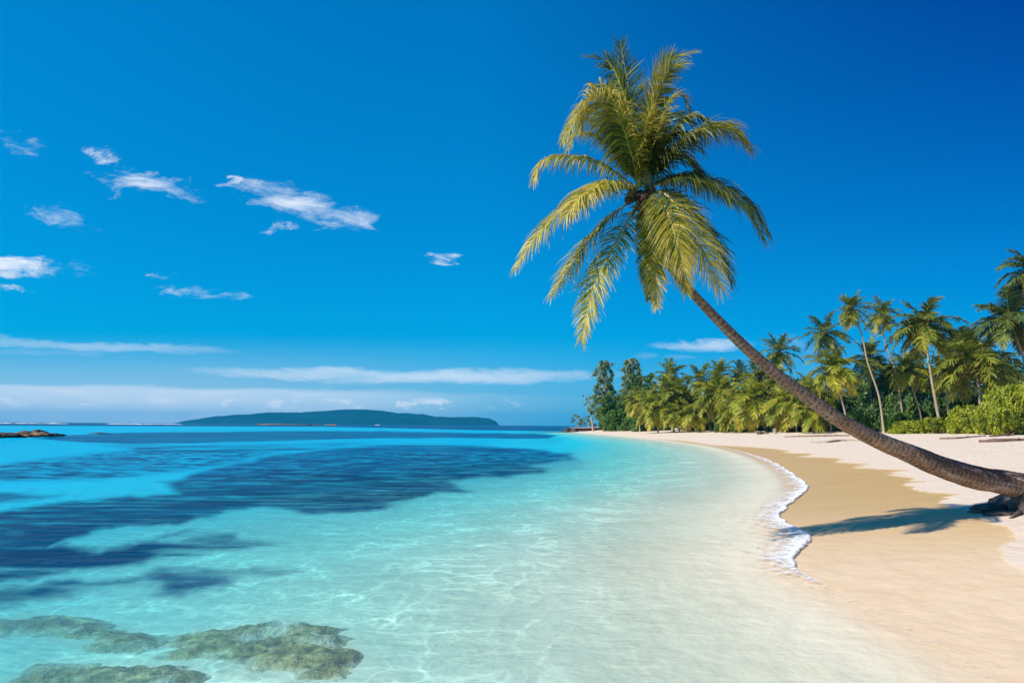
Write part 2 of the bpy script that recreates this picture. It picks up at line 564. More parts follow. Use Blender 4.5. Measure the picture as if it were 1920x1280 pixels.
def sea_material():
    mt, t, b, out = new_mat('sea_water')
    t.n.remove(b)
    P = pos_node(t)
    D, msk = t.attr('depth'), t.attr('mask')
    # light lost on the way down through the water
    tint = t.add('ShaderNodeCombineColor')
    for i, k in enumerate((1.35, 0.12, 0.09)):
        t.put(tint.inputs[i], t.m('EXPONENT', t.m('MULTIPLY', D, -k)))
    # net of focused sunlight, painted as bright lines into the transparent tint
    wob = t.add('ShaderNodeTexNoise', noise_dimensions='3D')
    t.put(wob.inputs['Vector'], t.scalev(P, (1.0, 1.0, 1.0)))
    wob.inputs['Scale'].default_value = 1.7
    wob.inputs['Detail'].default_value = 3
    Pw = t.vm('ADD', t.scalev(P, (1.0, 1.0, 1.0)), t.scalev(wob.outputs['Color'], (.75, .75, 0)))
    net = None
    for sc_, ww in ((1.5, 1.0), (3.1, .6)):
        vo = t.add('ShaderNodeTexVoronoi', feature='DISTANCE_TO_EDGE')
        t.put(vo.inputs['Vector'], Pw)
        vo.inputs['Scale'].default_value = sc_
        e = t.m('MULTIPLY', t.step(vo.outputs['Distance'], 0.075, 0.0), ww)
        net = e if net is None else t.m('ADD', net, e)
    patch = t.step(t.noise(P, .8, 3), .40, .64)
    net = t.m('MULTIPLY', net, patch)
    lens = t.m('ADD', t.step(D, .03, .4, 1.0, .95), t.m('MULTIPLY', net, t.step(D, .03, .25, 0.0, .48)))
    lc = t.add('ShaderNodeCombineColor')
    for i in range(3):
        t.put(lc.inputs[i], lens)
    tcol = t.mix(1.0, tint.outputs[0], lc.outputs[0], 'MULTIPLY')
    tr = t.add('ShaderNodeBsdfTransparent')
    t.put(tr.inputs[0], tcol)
    # the water's own colour, ripple reflections painted as streaks into its dark tone
    streak = t.noise(t.scalev(P, (.12, .5, 1)), 1.0, 5, .62)
    clear = t.ramp(t.m('MULTIPLY', D, .25), [(0.0, (.52, .62, .48)), (0.09, (.28, .68, .70)), (0.28, (.02, .68, .90)), (0.85, (.0, .44, .68))])
    dark = t.ramp(streak, [(0.35, (.0, .040, .13)), (0.7, (.0, .135, .30))])
    body = t.mix(msk, clear, dark)
    df = t.add('ShaderNodeBsdfDiffuse')
    t.put(df.inputs[0], body)
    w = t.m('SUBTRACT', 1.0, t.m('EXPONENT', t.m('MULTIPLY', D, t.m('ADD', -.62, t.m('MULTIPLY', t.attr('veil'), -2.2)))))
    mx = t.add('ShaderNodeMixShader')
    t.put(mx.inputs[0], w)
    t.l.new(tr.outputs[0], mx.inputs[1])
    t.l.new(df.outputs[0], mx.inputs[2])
    # ripples at several sizes
    r1 = t.noise(t.scalev(P, (.9, 2.6, 1)), 1.0, 4, .6, .4)
    r2 = t.noise(t.scalev(P, (5.0, 11.0, 1)), 1.0, 3, .6, .3)
    r3 = t.noise(t.scalev(P, (.05, .25, 1)), 1.0, 4, .6)
    h = t.m('ADD', t.m('ADD', t.m('MULTIPLY', r1, .5), t.m('MULTIPLY', r2, .12)), t.m('MULTIPLY', r3, 1.6))
    nrm = t.bump(h, .55, .22)
    gl = t.add('ShaderNodeBsdfGlossy')
    gl.inputs['Roughness'].default_value = .09
    t.put(gl.inputs['Normal'], nrm)
    t.put(df.inputs['Normal'], t.bump(h, .5, .5))
    fr = t.add('ShaderNodeFresnel')
    fr.inputs['IOR'].default_value = 1.33
    t.put(fr.inputs['Normal'], nrm)
    ff = t.m('MULTIPLY', t.m('MINIMUM', fr.outputs[0], .55), t.m('MULTIPLY', t.step(D, 0.0, .12), .32))
    m2 = t.add('ShaderNodeMixShader')
    t.put(m2.inputs[0], ff)
    t.l.new(mx.outputs[0], m2.inputs[1])
    t.l.new(gl.outputs[0], m2.inputs[2])
    t.l.new(m2.outputs[0], out.inputs[0])
    return mt


M_SEA = sea_material()
sea = link('sea', mesh_np('sea', V, remap[F], M_SEA, dict(depth=dep.ravel()[used], mask=wmask.ravel()[used], veil=(wmask * smooth(gy, 18, 70)).ravel()[used])))
tag(sea, kind='structure')

# ------------------------------------------------------------------ foliage and bark materials
def leaf_material(name, stops, trans=.4, tipcol=(.42, .31, .12), rough=.45, spec=.35):
    mt, t, b, out = new_mat(name)
    v, tip = t.attr('v'), t.attr('tip')
    P = pos_node(t)
    n = t.noise(P, 1.3, 3)
    f = t.m('ADD', v, t.m('MULTIPLY', t.m('SUBTRACT', n, .5), .5), clamp=True)
    col = t.ramp(f, stops)
    col = t.mix(t.m('MULTIPLY', tip, .8), col, tuple(tipcol) + (1,))
    t.put(b.inputs['Base Color'], col)
    b.inputs['Roughness'].default_value = rough
    b.inputs['Specular IOR Level'].default_value = spec
    tl = t.add('ShaderNodeBsdfTranslucent')
    t.put(tl.inputs[0], col)
    mx = t.add('ShaderNodeMixShader')
    mx.inputs[0].default_value = trans
    t.l.new(b.outputs[0], mx.inputs[1])
    t.l.new(tl.outputs[0], mx.inputs[2])
    t.l.new(mx.outputs[0], out.inputs[0])
    return mt


PALM_STOPS = [(0.0, (.03, .075, .02)), (.3, (.10, .15, .018)), (.58, (.34, .32, .022)), (.82, (.60, .47, .06)), (1.0, (.68, .54, .18))]
M_FROND = leaf_material('palm_frond_leaf', PALM_STOPS, .38, (.46, .34, .15))
M_PALM_GREEN = leaf_material('palm_leaf_green', [(0, (.05, .095, .014)), (.4, (.14, .19, .016)), (.75, (.33, .33, .028)), (1, (.48, .40, .06))], .38)
M_PALM_GOLD = leaf_material('palm_leaf_golden', [(0, (.06, .11, .012)), (.35, (.20, .26, .016)), (.7, (.42, .40, .028)), (1, (.60, .48, .07))], .38)
M_PALM_DARK = leaf_material('palm_leaf_dark', [(0, (.04, .09, .02)), (.5, (.115, .175, .03)), (1, (.30, .31, .05))], .38)
M_BUSH_LIME = leaf_material('shrub_leaf_lime', [(0, (.09, .13, .010)), (.5, (.29, .33, .016)), (1, (.48, .48, .035))], .35, rough=.4)
M_BUSH_GREEN = leaf_material('shrub_leaf_green', [(0, (.03, .085, .015)), (.5, (.085, .18, .02)), (1, (.20, .28, .03))], .3)
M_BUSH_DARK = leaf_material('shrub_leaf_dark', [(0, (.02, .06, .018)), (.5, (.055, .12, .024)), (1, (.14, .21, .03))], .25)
M_NEEDLE = leaf_material('feathery_leaf', [(0, (.06, .12, .05)), (.5, (.17, .25, .10)), (1, (.34, .40, .17))], .35)


def stem_material():
    mt, t, b, out = new_mat('frond_midrib')
    P = pos_node(t)
    t.put(b.inputs['Base Color'], t.ramp(t.noise(P, 9, 3), [(.3, (.34, .25, .06)), (.7, (.58, .44, .12))]))
    b.inputs['Roughness'].default_value = .5
    return mt


M_RIB = stem_material()


def bark_material(name, hero=False):
    mt, t, b, out = new_mat(name)
    L, A = t.attr('len'), t.attr('ang')
    P = pos_node(t)
    cv = t.add('ShaderNodeCombineXYZ')
    t.put(cv.inputs[0], L)
    t.put(cv.inputs[1], t.m('COSINE', A))
    t.put(cv.inputs[2], t.m('SINE', A))
    v = cv.outputs[0]
    nb = t.noise(t.scalev(v, (1.6, .8, .8)), 1.0, 5, .6)
    nf = t.noise(t.scalev(v, (14, 2.2, 2.2)), 1.0, 5, .65)
    ring = t.add('ShaderNodeTexWave', wave_type='BANDS', bands_direction='X')
    t.put(ring.inputs['Vector'], t.vm('ADD', v, t.scalev(t.add('ShaderNodeTexNoise').outputs['Color'], (.0, .3, .3))))
    ring.inputs['Scale'].default_value = 2.6 if hero else 1.6
    ring.inputs['Distortion'].default_value = 3.0
    ring.inputs['Detail'].default_value = 3
    ring.inputs['Detail Scale'].default_value = 2.0
    base = t.ramp(t.m('MULTIPLY_ADD', nf, .6, t.m('MULTIPLY', nb, .4)), [(.32, (.20, .115, .075)), (.5, (.44, .275, .18)), (.66, (.66, .47, .34))] if hero else [(.3, (.24, .18, .12)), (.5, (.40, .31, .22)), (.68, (.55, .46, .35))])
    base = t.mix(t.m('MULTIPLY', t.step(ring.outputs['Fac'], .62, .95), t.m('MULTIPLY', nb, .45)), base, (.10, .066, .048, 1))
    h = t.m('ADD', nf, t.m('MULTIPLY', ring.outputs['Fac'], .35))
    if hero:
        # dark weathered crust on the upper side of the lower trunk
        cr = t.noise(t.scalev(v, (5.0, 2.6, 2.6)), 1.0, 6, .7, .8)
        st = t.noise(t.scalev(v, (20.0, 4.0, 4.0)), 1.0, 5, .7)
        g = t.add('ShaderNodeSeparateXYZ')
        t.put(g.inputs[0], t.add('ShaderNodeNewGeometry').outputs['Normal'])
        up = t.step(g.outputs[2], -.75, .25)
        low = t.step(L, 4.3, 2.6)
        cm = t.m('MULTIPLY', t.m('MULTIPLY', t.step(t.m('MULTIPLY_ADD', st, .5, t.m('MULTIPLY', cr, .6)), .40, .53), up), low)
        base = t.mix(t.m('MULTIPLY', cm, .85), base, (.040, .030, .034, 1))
        redd = t.m('MULTIPLY', t.step(t.noise(t.scalev(v, (2.5, 1.2, 1.2)), 1.0, 5, .6), .5, .7), t.step(L, 3.2, 5.0, .12, .75))
        base = t.mix(redd, base, (.34, .13, .06, 1))
        h = t.m('SUBTRACT', h, t.m('MULTIPLY', cm, .5))
    if hero:
        scar = t.add('ShaderNodeTexWave', wave_type='BANDS', bands_direction='X')
        t.put(scar.inputs['Vector'], t.vm('ADD', v, t.scalev(t.add('ShaderNodeTexNoise').outputs['Color'], (.05, .05, .05))))
        scar.inputs['Scale'].default_value = 3.6
        scar.inputs['Distortion'].default_value = 4.5
        scar.inputs['Detail'].default_value = 4
        scar.inputs['Detail Scale'].default_value = 1.4
        line = t.step(scar.outputs['Fac'], .80, .96)
        brk = t.step(t.noise(t.scalev(v, (3, 2.5, 2.5)), 1.0, 4, .6), .42, .6)
        line = t.m('MULTIPLY', line, brk)
        crack = t.step(t.noise(t.scalev(v, (3.5, 16, 16)), 1.0, 4, .7), .60, .70)
        base = t.mix(t.m('MULTIPLY', line, .65), base, (.055, .036, .03, 1))
        base = t.mix(t.m('MULTIPLY', crack, .5), base, (.07, .045, .036, 1))
        pale = t.step(t.noise(t.scalev(v, (1.8, 2.0, 2.0)), 1.0, 5, .7), .52, .66, 0, .62)
        base = t.mix(pale, base, (.66, .52, .43, 1))
        h = t.m('SUBTRACT', t.m('SUBTRACT', h, t.m('MULTIPLY', line, .8)), t.m('MULTIPLY', crack, .6))
    t.put(b.inputs['Base Color'], base)
    b.inputs['Roughness'].default_value = .85
    b.inputs['Specular IOR Level'].default_value = .2
    t.put(b.inputs['Normal'], t.bump(h, 1.0 if hero else .7, .05 if hero else .08))
    return mt


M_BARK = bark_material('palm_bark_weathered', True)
M_BARK_FAR = bark_material('palm_bark_grey')


def simple_mat(name, c0, c1, scale=3.0, rough=.8, bump=.0, spec=.3):
    mt, t, b, out = new_mat(name)
    P = pos_node(t)
    n = t.noise(P, scale, 5, .6)
    t.put(b.inputs['Base Color'], t.ramp(n, [(.3, c0), (.7, c1)]))
    b.inputs['Roughness'].default_value = rough
    b.inputs['Specular IOR Level'].default_value = spec
    if bump:
        t.put(b.inputs['Normal'], t.bump(n, .8, bump))
    return mt


M_FIBRE = simple_mat('crown_fibre', (.05, .022, .014), (.20, .10, .05), 14, .9, .02)
M_HUSK = simple_mat('coconut_husk', (.05, .030, .014), (.15, .075, .03), 6, .6, .01)
M_ROOT = simple_mat('weathered_root', (.035, .026, .026), (.20, .15, .125), 7, .9, .05)
M_DRIFT = simple_mat('driftwood', (.22, .15, .105), (.48, .38, .30), 5, .9, .03)
M_DRIFT_DARK = simple_mat('driftwood_dark', (.10, .055, .04), (.26, .17, .12), 5, .9, .03)
M_PALE = simple_mat('bleached_wood', (.42, .38, .34), (.62, .57, .52), 5, .9, .03)


# ------------------------------------------------------------------ tubes, fronds
def spline(pts, n):
    """Catmull-Rom through the points, n samples, with parameter 0..1 by arc length"""
    P = np.array(pts, float)
    P = np.vstack([2 * P[0] - P[1], P, 2 * P[-1] - P[-2]])
    out = []
    for i in range(1, len(P) - 2):
        u = np.linspace(0, 1, 24, endpoint=False)[:, None]
        a, b, c, d = P[i - 1], P[i], P[i + 1], P[i + 2]
        out.append(.5 * (2 * b + (c - a) * u + (2 * a - 5 * b + 4 * c - d) * u ** 2 + (3 * b - a - 3 * c + d) * u ** 3))
    out = np.vstack(out + [P[-2][None]])
    L = np.concatenate([[0], np.cumsum(np.linalg.norm(np.diff(out[:, :3], axis=0), axis=1))])
    q = np.linspace(0, L[-1], n)
    return np.stack([np.interp(q, L, out[:, k]) for k in range(P.shape[1])], -1), q


def nrm(v):
    return v / np.maximum(np.linalg.norm(v, axis=-1, keepdims=True), 1e-9)


def tube(path, rad, sides, seed=0, rough=0.0, cap=True):
    """returns V, F(quads), len, ang"""
    path = np.asarray(path)
    n = len(path)
    T = nrm(np.gradient(path, axis=0))
    ref = np.array([0, 1.0, 0]) if abs(T[0][1]) < .8 else np.array([1.0, 0, 0])
    A = nrm(ref - T * (T @ ref)[:, None])
    B = np.cross(T, A)
    L = np.concatenate([[0], np.cumsum(np.linalg.norm(np.diff(path, axis=0), axis=1))])
    an = np.linspace(0, 2 * np.pi, sides, endpoint=False)
    rr_ = np.asarray(rad)[:, None] * np.ones(sides)[None]
    if rough:
        la = L[:, None] + 0 * an
        x1 = np.cos(an)[None] * 1.3 + 10 + 0 * la
        y1 = np.sin(an)[None] * 1.3 + la * 2.2
        rr_ = rr_ * (1 + rough * (fbm(x1, y1, seed, 4) - .5) * 2)
    V = path[:, None] + rr_[..., None] * (np.cos(an)[None, :, None] * A[:, None] + np.sin(an)[None, :, None] * B[:, None])
    i = np.arange(n - 1)[:, None] * sides
    j = np.arange(sides)[None]
    F = np.stack([i + j, i + (j + 1) % sides, i + sides + (j + 1) % sides, i + sides + j], -1).reshape(-1, 4)
    V = V.reshape(-1, 3)
    la = np.repeat(L, sides)
    aa = np.tile(an, n)
    if cap:
        for base, ring in ((0, path[0]), ((n - 1) * sides, path[-1])):
            c = len(V)
            V = np.vstack([V, ring])
            la, aa = np.append(la, la[base]), np.append(aa, 0)
            k = np.arange(0, sides, 2)
            F = np.vstack([F, np.stack([c + 0 * k, base + k, base + (k + 1) % sides, base + (k + 2) % sides], -1)])
    return V, F, la, aa


def frond_arrays(ctrl, rng, up=(0, -.3, 1), leaf=.36, n=64, droop=1.0, width=.016, rib=.014, K=4, spread=1.0, yellow=.45, tipy=.5, sides=(1, -1), gap=.1, sweep=0.0):
    path, L = spline(ctrl, 40)
    T = nrm(np.gradient(path, axis=0))
    up = np.array(up, float)
    tt = np.linspace(gap, 1.0, n)
    idx = tt * 39
    i0 = np.clip(idx.astype(int), 0, 38)
    f = (idx - i0)[:, None]
    base = path[i0] * (1 - f) + path[i0 + 1] * f
    Tn = nrm(T[i0] * (1 - f) + T[i0 + 1] * f)
    N = nrm(up - Tn * (Tn @ up)[:, None])
    S = np.cross(Tn, N)
    Vs, Fs, vs, ts = [], [], [], []
    nv = 0
    prof = (0.5 + .5 * smooth(tt, .05, .28)) * (1 - .55 * smooth(tt, .6, 1.0))
    for sg in sides:
        fwd = R(74) - R(42) * tt ** 1.3 + rng.normal(0, .12, n)
        d = (S * sg * spread) * np.sin(fwd)[:, None] + Tn * np.cos(fwd)[:, None] + N * (rng.normal(.12, .14, n))[:, None]
        d = nrm(d)
        ln = leaf * prof * rng.uniform(.8, 1.12, n)
        wv = nrm(np.cross(d, N) + rng.normal(0, .35, (n, 3)))
        p = base.copy()
        g = np.array([0, 0, -1.0]) * droop
        rowsL = []
        dr = rng.uniform(.7, 1.35, n)[:, None]
        for k in range(K + 1):
            u = k / K
            wd = width * (1 - u) ** .6 * (.55 + .45 * min(1, u * 4)) if k < K else width * .08
            wd = wd * (ln / leaf)[:, None] ** .5
            rowsL.append(np.stack([p - wv * wd, p + wv * wd], 1))
            dk = nrm(d + g * dr * (u ** 1.0) * 1.0)
            p = p + dk * (ln / K)[:, None]
        Vl = np.stack(rowsL, 1).reshape(-1, 3)                      # n, K+1, 2
        q = np.arange(n)[:, None] * (2 * (K + 1)) + np.arange(K)[None] * 2
        Fl = np.stack([q, q + 1, q + 3, q + 2], -1).reshape(-1, 4) + nv
        vv = np.clip(yellow + rng.normal(0, .16, n) + tipy * (tt - .5) * .6, 0, 1)
        vs.append(np.repeat(vv, 2 * (K + 1)))
        tp = np.tile(np.repeat(np.linspace(0, 1, K + 1) ** 3, 2), n) * np.repeat(rng.uniform(.0, 1, n) ** 1.5 * (.4 + tipy), 2 * (K + 1))
        ts.append(np.clip(tp, 0, 1))
        Vs.append(Vl)
        Fs.append(Fl)
        nv += len(Vl)
    leafF = sum(len(f_) for f_ in Fs)
    r_ = rib * (1 - np.linspace(0, 1, 40) ** .8 * .85)
    r_[:4] *= np.array([2.2, 1.7, 1.3, 1.1])
    Vt, Ft, la, aa = tube(path, r_, 6)
    Vs.append(Vt)
    Fs.append(Ft + nv)
    vs.append(np.full(len(Vt), .9))
    ts.append(np.zeros(len(Vt)))
    F = np.vstack(Fs)
    mi = np.zeros(len(F), int)
    mi[leafF:] = 1
    return np.vstack(Vs), F, np.concatenate(vs), np.concatenate(ts), mi


# ------------------------------------------------------------------ the leaning palm
BASE = ground_hit(1985, 950)
Y_BASE, Y_TOP = BASE[1] - .15, BASE[1] * .76
TR = [(1200, 362, 9), (1207, 386, 12), (1223, 430, 11), (1252, 488, 8.4), (1290, 540, 8.2), (1330, 583, 8.8), (1372, 626, 9.5), (1415, 667, 10.4), (1460, 705, 11.2),
      (1510, 742, 12), (1555, 775, 12.8), (1600, 802, 13.8), (1650, 827, 15.2), (1700, 848, 17.4), (1750, 870, 19.4), (1800, 887, 20.5), (1850, 899, 21),
      (1900, 907, 22), (1950, 921, 27), (1990, 950, 40)]
pts = []
for k, (px, py, w) in enumerate(TR):
    f = (px - 1198) / (1990 - 1198)
    Y = Y_TOP + (Y_BASE - Y_TOP) * f
    pts.append(list(at(px, py, Y)) + [w * Y / F_PX])
pts = pts[::-1]                                                    # from the base up
pth, Lq = spline(pts, 260)
CROWN = pth[-4, :3].copy()
palm = empty('coconut_palm', BASE)
tag(palm, 'large coconut palm with a thick bent trunk leaning far out over the sand and water', 'palm tree')
BASEV = np.array(BASE)
rad = pth[:, 3] * (1 + .03 * (fbm(Lq * 3, Lq * 0, 5, 4) - .5) + .018 * np.maximum(0, np.sin(Lq * 2 * np.pi / .13 + 3 * fbm(Lq * 1.5, Lq * 0, 8, 3))) ** 3)
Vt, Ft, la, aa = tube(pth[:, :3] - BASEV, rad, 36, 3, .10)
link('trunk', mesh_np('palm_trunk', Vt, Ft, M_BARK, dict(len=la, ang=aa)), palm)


def lump(rng, c, r, seed, n=14, rough=.35, freq=2.2):
    """an irregular rounded lump: V, F"""
    th = np.linspace(0, np.pi, n)
    ph = np.linspace(0, 2 * np.pi, 2 * n)
    t2, p2 = np.meshgrid(th, ph, indexing='ij')
    d = np.stack([np.sin(t2) * np.cos(p2), np.sin(t2) * np.sin(p2), np.cos(t2)], -1)
    k = 1 + rough * ((fbm(d[..., 0] * freq + 5, d[..., 1] * freq + d[..., 2] * freq * 1.7 + 5, seed, 4) - .5) * 2)
    k[:, -1] = k[:, 0]
    V = d * k[..., None] * np.array(r) + np.array(c)
    return V.reshape(-1, 3), grid_faces(n, 2 * n)


def join(parts):
    Vs, Fs, nv = [], [], 0
    for Vp, Fp in parts:
        Vs.append(Vp)
        Fs.append(Fp + nv)
        nv += len(Vp)
    return np.vstack(Vs), np.vstack(Fs)


# root mass of the palm: low gnarled lumps and root arms at the foot of the trunk
rng = np.random.default_rng(11)
parts = []
for (px, py, rx, ry, rz) in [(1868, 957, .36, .30, .11), (1905, 950, .42, .35, .20), (1950, 952, .5, .5, .30), (1845, 962, .16, .16, .05), (1990, 960, .6, .5, .38), (1886, 966, .28, .16, .07)]:
    g = ground_hit(px, py)
    parts.append(lump(rng, g - BASEV + np.array([0, .1, .0]), (rx, ry, rz), 31 + px, 16, .42, 2.6))
for (pxs, w) in [([(1960, 940), (1915, 930), (1880, 938), (1850, 945)], 7), ([(1970, 950), (1920, 962), (1895, 972)], 8), ([(1960, 930), (1900, 926), (1868, 931)], 6)]:
    cp = []
    for k, (px, py) in enumerate(pxs):
        g = ground_hit(px, py) - BASEV
        g[2] += .12 * (1 - k / (len(pxs) - 1))
        cp.append(g)
    pr, _ = spline(cp, 24)
    Vr, Fr, _, _ = tube(pr, np.linspace(w, w * .35, 24) * BASE[1] / F_PX, 10, 7, .3)
    parts.append((Vr, Fr))
Vr, Fr = join(parts)
link('root_mass', mesh_np('palm_root_mass', Vr, Fr, M_ROOT), palm)

# fibre sheath and old leaf bases in the heart of the crown
parts = []
Tc = nrm(pth[-1, :3] - pth[-30, :3])
for k in range(46):
    d = rng.normal(0, 1, 3)
    d = nrm(d - Tc * (d @ Tc))
    s0 = CROWN - Tc * rng.uniform(-.12, .42) + d * .05
    e0 = s0 + d * rng.uniform(.08, .2) + Tc * rng.uniform(-.1, .22) + np.array([0, 0, -.06])
    pr, _ = spline([s0, (s0 + e0) / 2 + Tc * .03, e0], 6)
    Vr, Fr, _, _ = tube(pr - BASEV, np.linspace(.03, .006, 6) * rng.uniform(.6, 1.3), 6)
    parts.append((Vr, Fr))
Vr, Fr = join(parts)
link('fibre_sheath', mesh_np('palm_fibre_sheath', Vr, Fr, M_FIBRE), palm)
for k, (px, py, dy) in enumerate([(1186, 362, -.16), (1207, 372, -.20), (1222, 358, -.14), (1199, 388, -.17), (1178, 376, -.08)]):
    c = at(px, py, CROWN[1] + dy)
    Vr, Fr = lump(rng, c - BASEV, (.055, .055, .068), 50 + k, 12, .10, 1.2)
    link('coconut', mesh_np('palm_coconut', Vr, Fr, M_HUSK), palm)

CY = CROWN[1]
C0 = (1200, 338)
# px, py, depth offset of points along each midrib; then options
FR = [
    ([(1188, 332, 0), (1120, 303, .02), (1060, 293, .05), (1016, 303, .05), (1001, 338, .05)], dict(leaf=.36, droop=3.0, yellow=.62, tipy=.7)),
    ([(1190, 338, 0), (1130, 352, -.12), (1062, 388, -.22), (1008, 440, -.28), (968, 500, -.3)], dict(leaf=.42, droop=2.4, yellow=.68, tipy=.8)),
    ([(1190, 335, 0), (1140, 342, -.25), (1090, 366, -.5), (1062, 405, -.6)], dict(leaf=.46, droop=2.4, yellow=.62, tipy=.8)),
    ([(1190, 362, 0), (1140, 410, .1), (1094, 462, .15), (1058, 515, .15), (1035, 550, .15)], dict(leaf=.40, droop=1.8, yellow=.55, tipy=.8)),
    ([(1194, 370, 0), (1168, 430, -.1), (1133, 495, -.2), (1106, 565, -.2), (1091, 640, -.2)], dict(leaf=.36, droop=1.2, yellow=.55, tipy=.7, up=(-.5, -.8, .5))),
    ([(1212, 340, 0), (1252, 368, -.3), (1292, 425, -.55), (1326, 485, -.65), (1350, 540, -.65)], dict(leaf=.48, droop=2.0, yellow=.60, tipy=1.0, rib=.019, width=.0085, up=(.2, -1, .5), n=76)),
    ([(1214, 345, 0), (1262, 362, -.1), (1312, 410, -.1), (1350, 468, -.1), (1372, 530, -.1)], dict(leaf=.42, droop=1.2, yellow=.30, tipy=.3, up=(.4, -.6, .8))),
    ([(1212, 350, 0), (1245, 385, -.4), (1265, 440, -.7), (1282, 505, -.8)], dict(leaf=.44, droop=1.8, yellow=.60, tipy=1.1, width=.0085, up=(.0, -1, .4), n=70)),
    ([(1214, 332, 0), (1285, 328, .05), (1350, 345, .1), (1405, 382, .1), (1440, 436, .1)], dict(leaf=.54, droop=2.2, yellow=.24, tipy=.2)),
    ([(1214, 334, 0), (1265, 330, .3), (1320, 345, .5), (1372, 378, .6)], dict(leaf=.44, droop=2.0, yellow=.22, tipy=.2)),
    ([(1214, 325, 0), (1262, 285, .1), (1310, 252, .15), (1358, 236, .2), (1404, 270, .2)], dict(leaf=.60, droop=2.2, yellow=.32, tipy=1.0)),
    ([(1214, 322, 0), (1266, 274, -.25), (1322, 240, -.4), (1372, 242, -.45), (1402, 278, -.45)], dict(leaf=.52, droop=1.8, yellow=.38, tipy=1.0)),
    ([(1214, 336, 0), (1280, 332, -.25), (1345, 352, -.4), (1398, 392, -.45), (1430, 448, -.45)], dict(leaf=.46, droop=1.7, yellow=.28, tipy=.3)),
    ([(1212, 322, 0), (1258, 295, -.1), (1290, 300, -.15), (1312, 325, -.2)], dict(leaf=.40, droop=1.8, yellow=.32, tipy=.3)),
    ([(1204, 372, 0), (1218, 430, -.1), (1228, 500, -.15), (1231, 575, -.15)], dict(leaf=.24, droop=.8, yellow=.75, tipy=1.0, up=(.0, -1, .2))),
    ([(1206, 372, 0), (1246, 430, -.05), (1272, 485, -.05), (1287, 548, -.05)], dict(leaf=.30, droop=1.0, yellow=.62, tipy=.9, up=(.1, -1, .2))),
    ([(1203, 372, 0), (1212, 430, .15), (1216, 495, .2), (1217, 560, .2)], dict(leaf=.22, droop=.8, yellow=.40, tipy=.6, up=(-.3, -1, .2))),
    ([(1196, 322, 0), (1172, 262, -.25), (1142, 208, -.45), (1110, 183, -.55), (1093, 212, -.6), (1090, 240, -.6)], dict(leaf=.46, droop=3.0, yellow=.85, tipy=.15, up=(-.6, .3, .8), width=.014)),
    ([(1196, 322, 0), (1166, 272, .0), (1128, 220, .05), (1090, 205, .1), (1064, 252, .1)], dict(leaf=.46, droop=2.2, yellow=.55, tipy=.7)),
    ([(1194, 324, 0), (1158, 288, -.1), (1118, 256, -.15), (1082, 250, -.2), (1066, 278, -.2)], dict(leaf=.26, droop=1.8, yellow=.55, tipy=.6)),
    ([(1198, 316, 0), (1186, 235, .05), (1165, 165, .05), (1142, 118, .05), (1104, 106, .05)], dict(leaf=.36, droop=.9, yellow=.30, tipy=.2, up=(-.7, -.2, .5))),
    ([(1200, 314, 0), (1190, 225, .2), (1176, 150, .3), (1163, 82, .35)], dict(leaf=.40, droop=.15, yellow=.22, tipy=.1, up=(.3, -1, .0))),
    ([(1200, 314, 0), (1170, 230, .3), (1140, 170, .5), (1108, 160, .6)], dict(leaf=.28, droop=.9, yellow=.22, tipy=.1, up=(-.4, -.6, .4))),
    ([(1202, 316, 0), (1206, 235, .1), (1222, 165, .15), (1256, 112, .2), (1300, 98, .2)], dict(leaf=.33, droop=.7, yellow=.45, tipy=.3, up=(.6, -.3, .5))),
    ([(1203, 318, 0), (1218, 240, -.1), (1238, 170, -.15), (1258, 128, -.15), (1284, 120, -.15)], dict(leaf=.34, droop=.9, yellow=.55, tipy=.4, up=(.6, -.5, .4))),
    ([(1206, 318, 0), (1232, 252, -.15), (1252, 195, -.25), (1276, 178, -.3), (1292, 205, -.3)], dict(leaf=.34, droop=1.3, yellow=.45, tipy=.9)),
    ([(1206, 320, 0), (1230, 262, .15), (1262, 215, .3), (1302, 232, .4)], dict(leaf=.34, droop=1.4, yellow=.22, tipy=.1)),
    ([(1206, 322, 0), (1236, 272, .0), (1268, 250, .05), (1298, 262, .1)], dict(leaf=.34, droop=1.3, yellow=.26, tipy=.3)),
    ([(1192, 332, 0), (1200, 285, -.3), (1212, 240, -.5), (1222, 205, -.6)], dict(leaf=.30, droop=1.2, yellow=.55, tipy=.6, up=(.9, -.5, .0), n=60, rib=.022)),
    ([(1195, 328, 0), (1180, 275, -.3), (1160, 215, -.5), (1142, 165, -.55)], dict(leaf=.34, droop=1.1, yellow=.5, tipy=.5, up=(-.7, -.7, .0))),
    ([(1208, 322, 0), (1250, 262, -.2), (1286, 222, -.3), (1318, 222, -.35), (1338, 250, -.35)], dict(leaf=.34, droop=2.0, yellow=.36, tipy=.5)),
    ([(1194, 322, 0), (1150, 262, .25), (1100, 222, .4), (1066, 232, .45), (1056, 268, .45)], dict(leaf=.30, droop=2.0, yellow=.4, tipy=.5)),
    ([(1208, 345, 0), (1226, 372, .2), (1252, 420, .45), (1300, 470, .6)], dict(leaf=.40, droop=1.2, yellow=.2, tipy=.2, up=(.2, -.6, .8))),
]
for k, (cp, op) in enumerate(FR):
    ctrl = [at(C0[0] + (p[0] - C0[0]), p[1], CY + p[2]) for p in cp]
    ctrl[0] = ctrl[0] * .5 + (CROWN + nrm(ctrl[1] - CROWN) * .04) * .5
    op = dict(op)
    op['n'] = int(op.get('n', 62) * 2.2)
    op['leaf'] *= 1.16
    op['droop'] = op.get('droop', 1) * .85
    op['rib'] = op.get('rib', .014) * 1.25
    op.setdefault('width', .0115)
    Vf, Ff, vv, tv, mi = frond_arrays(ctrl, np.random.default_rng(100 + k), **op)
    link('frond', mesh_np('palm_frond', Vf - BASEV, Ff, [M_FROND, M_RIB], dict(v=vv, tip=tv), mi), palm)

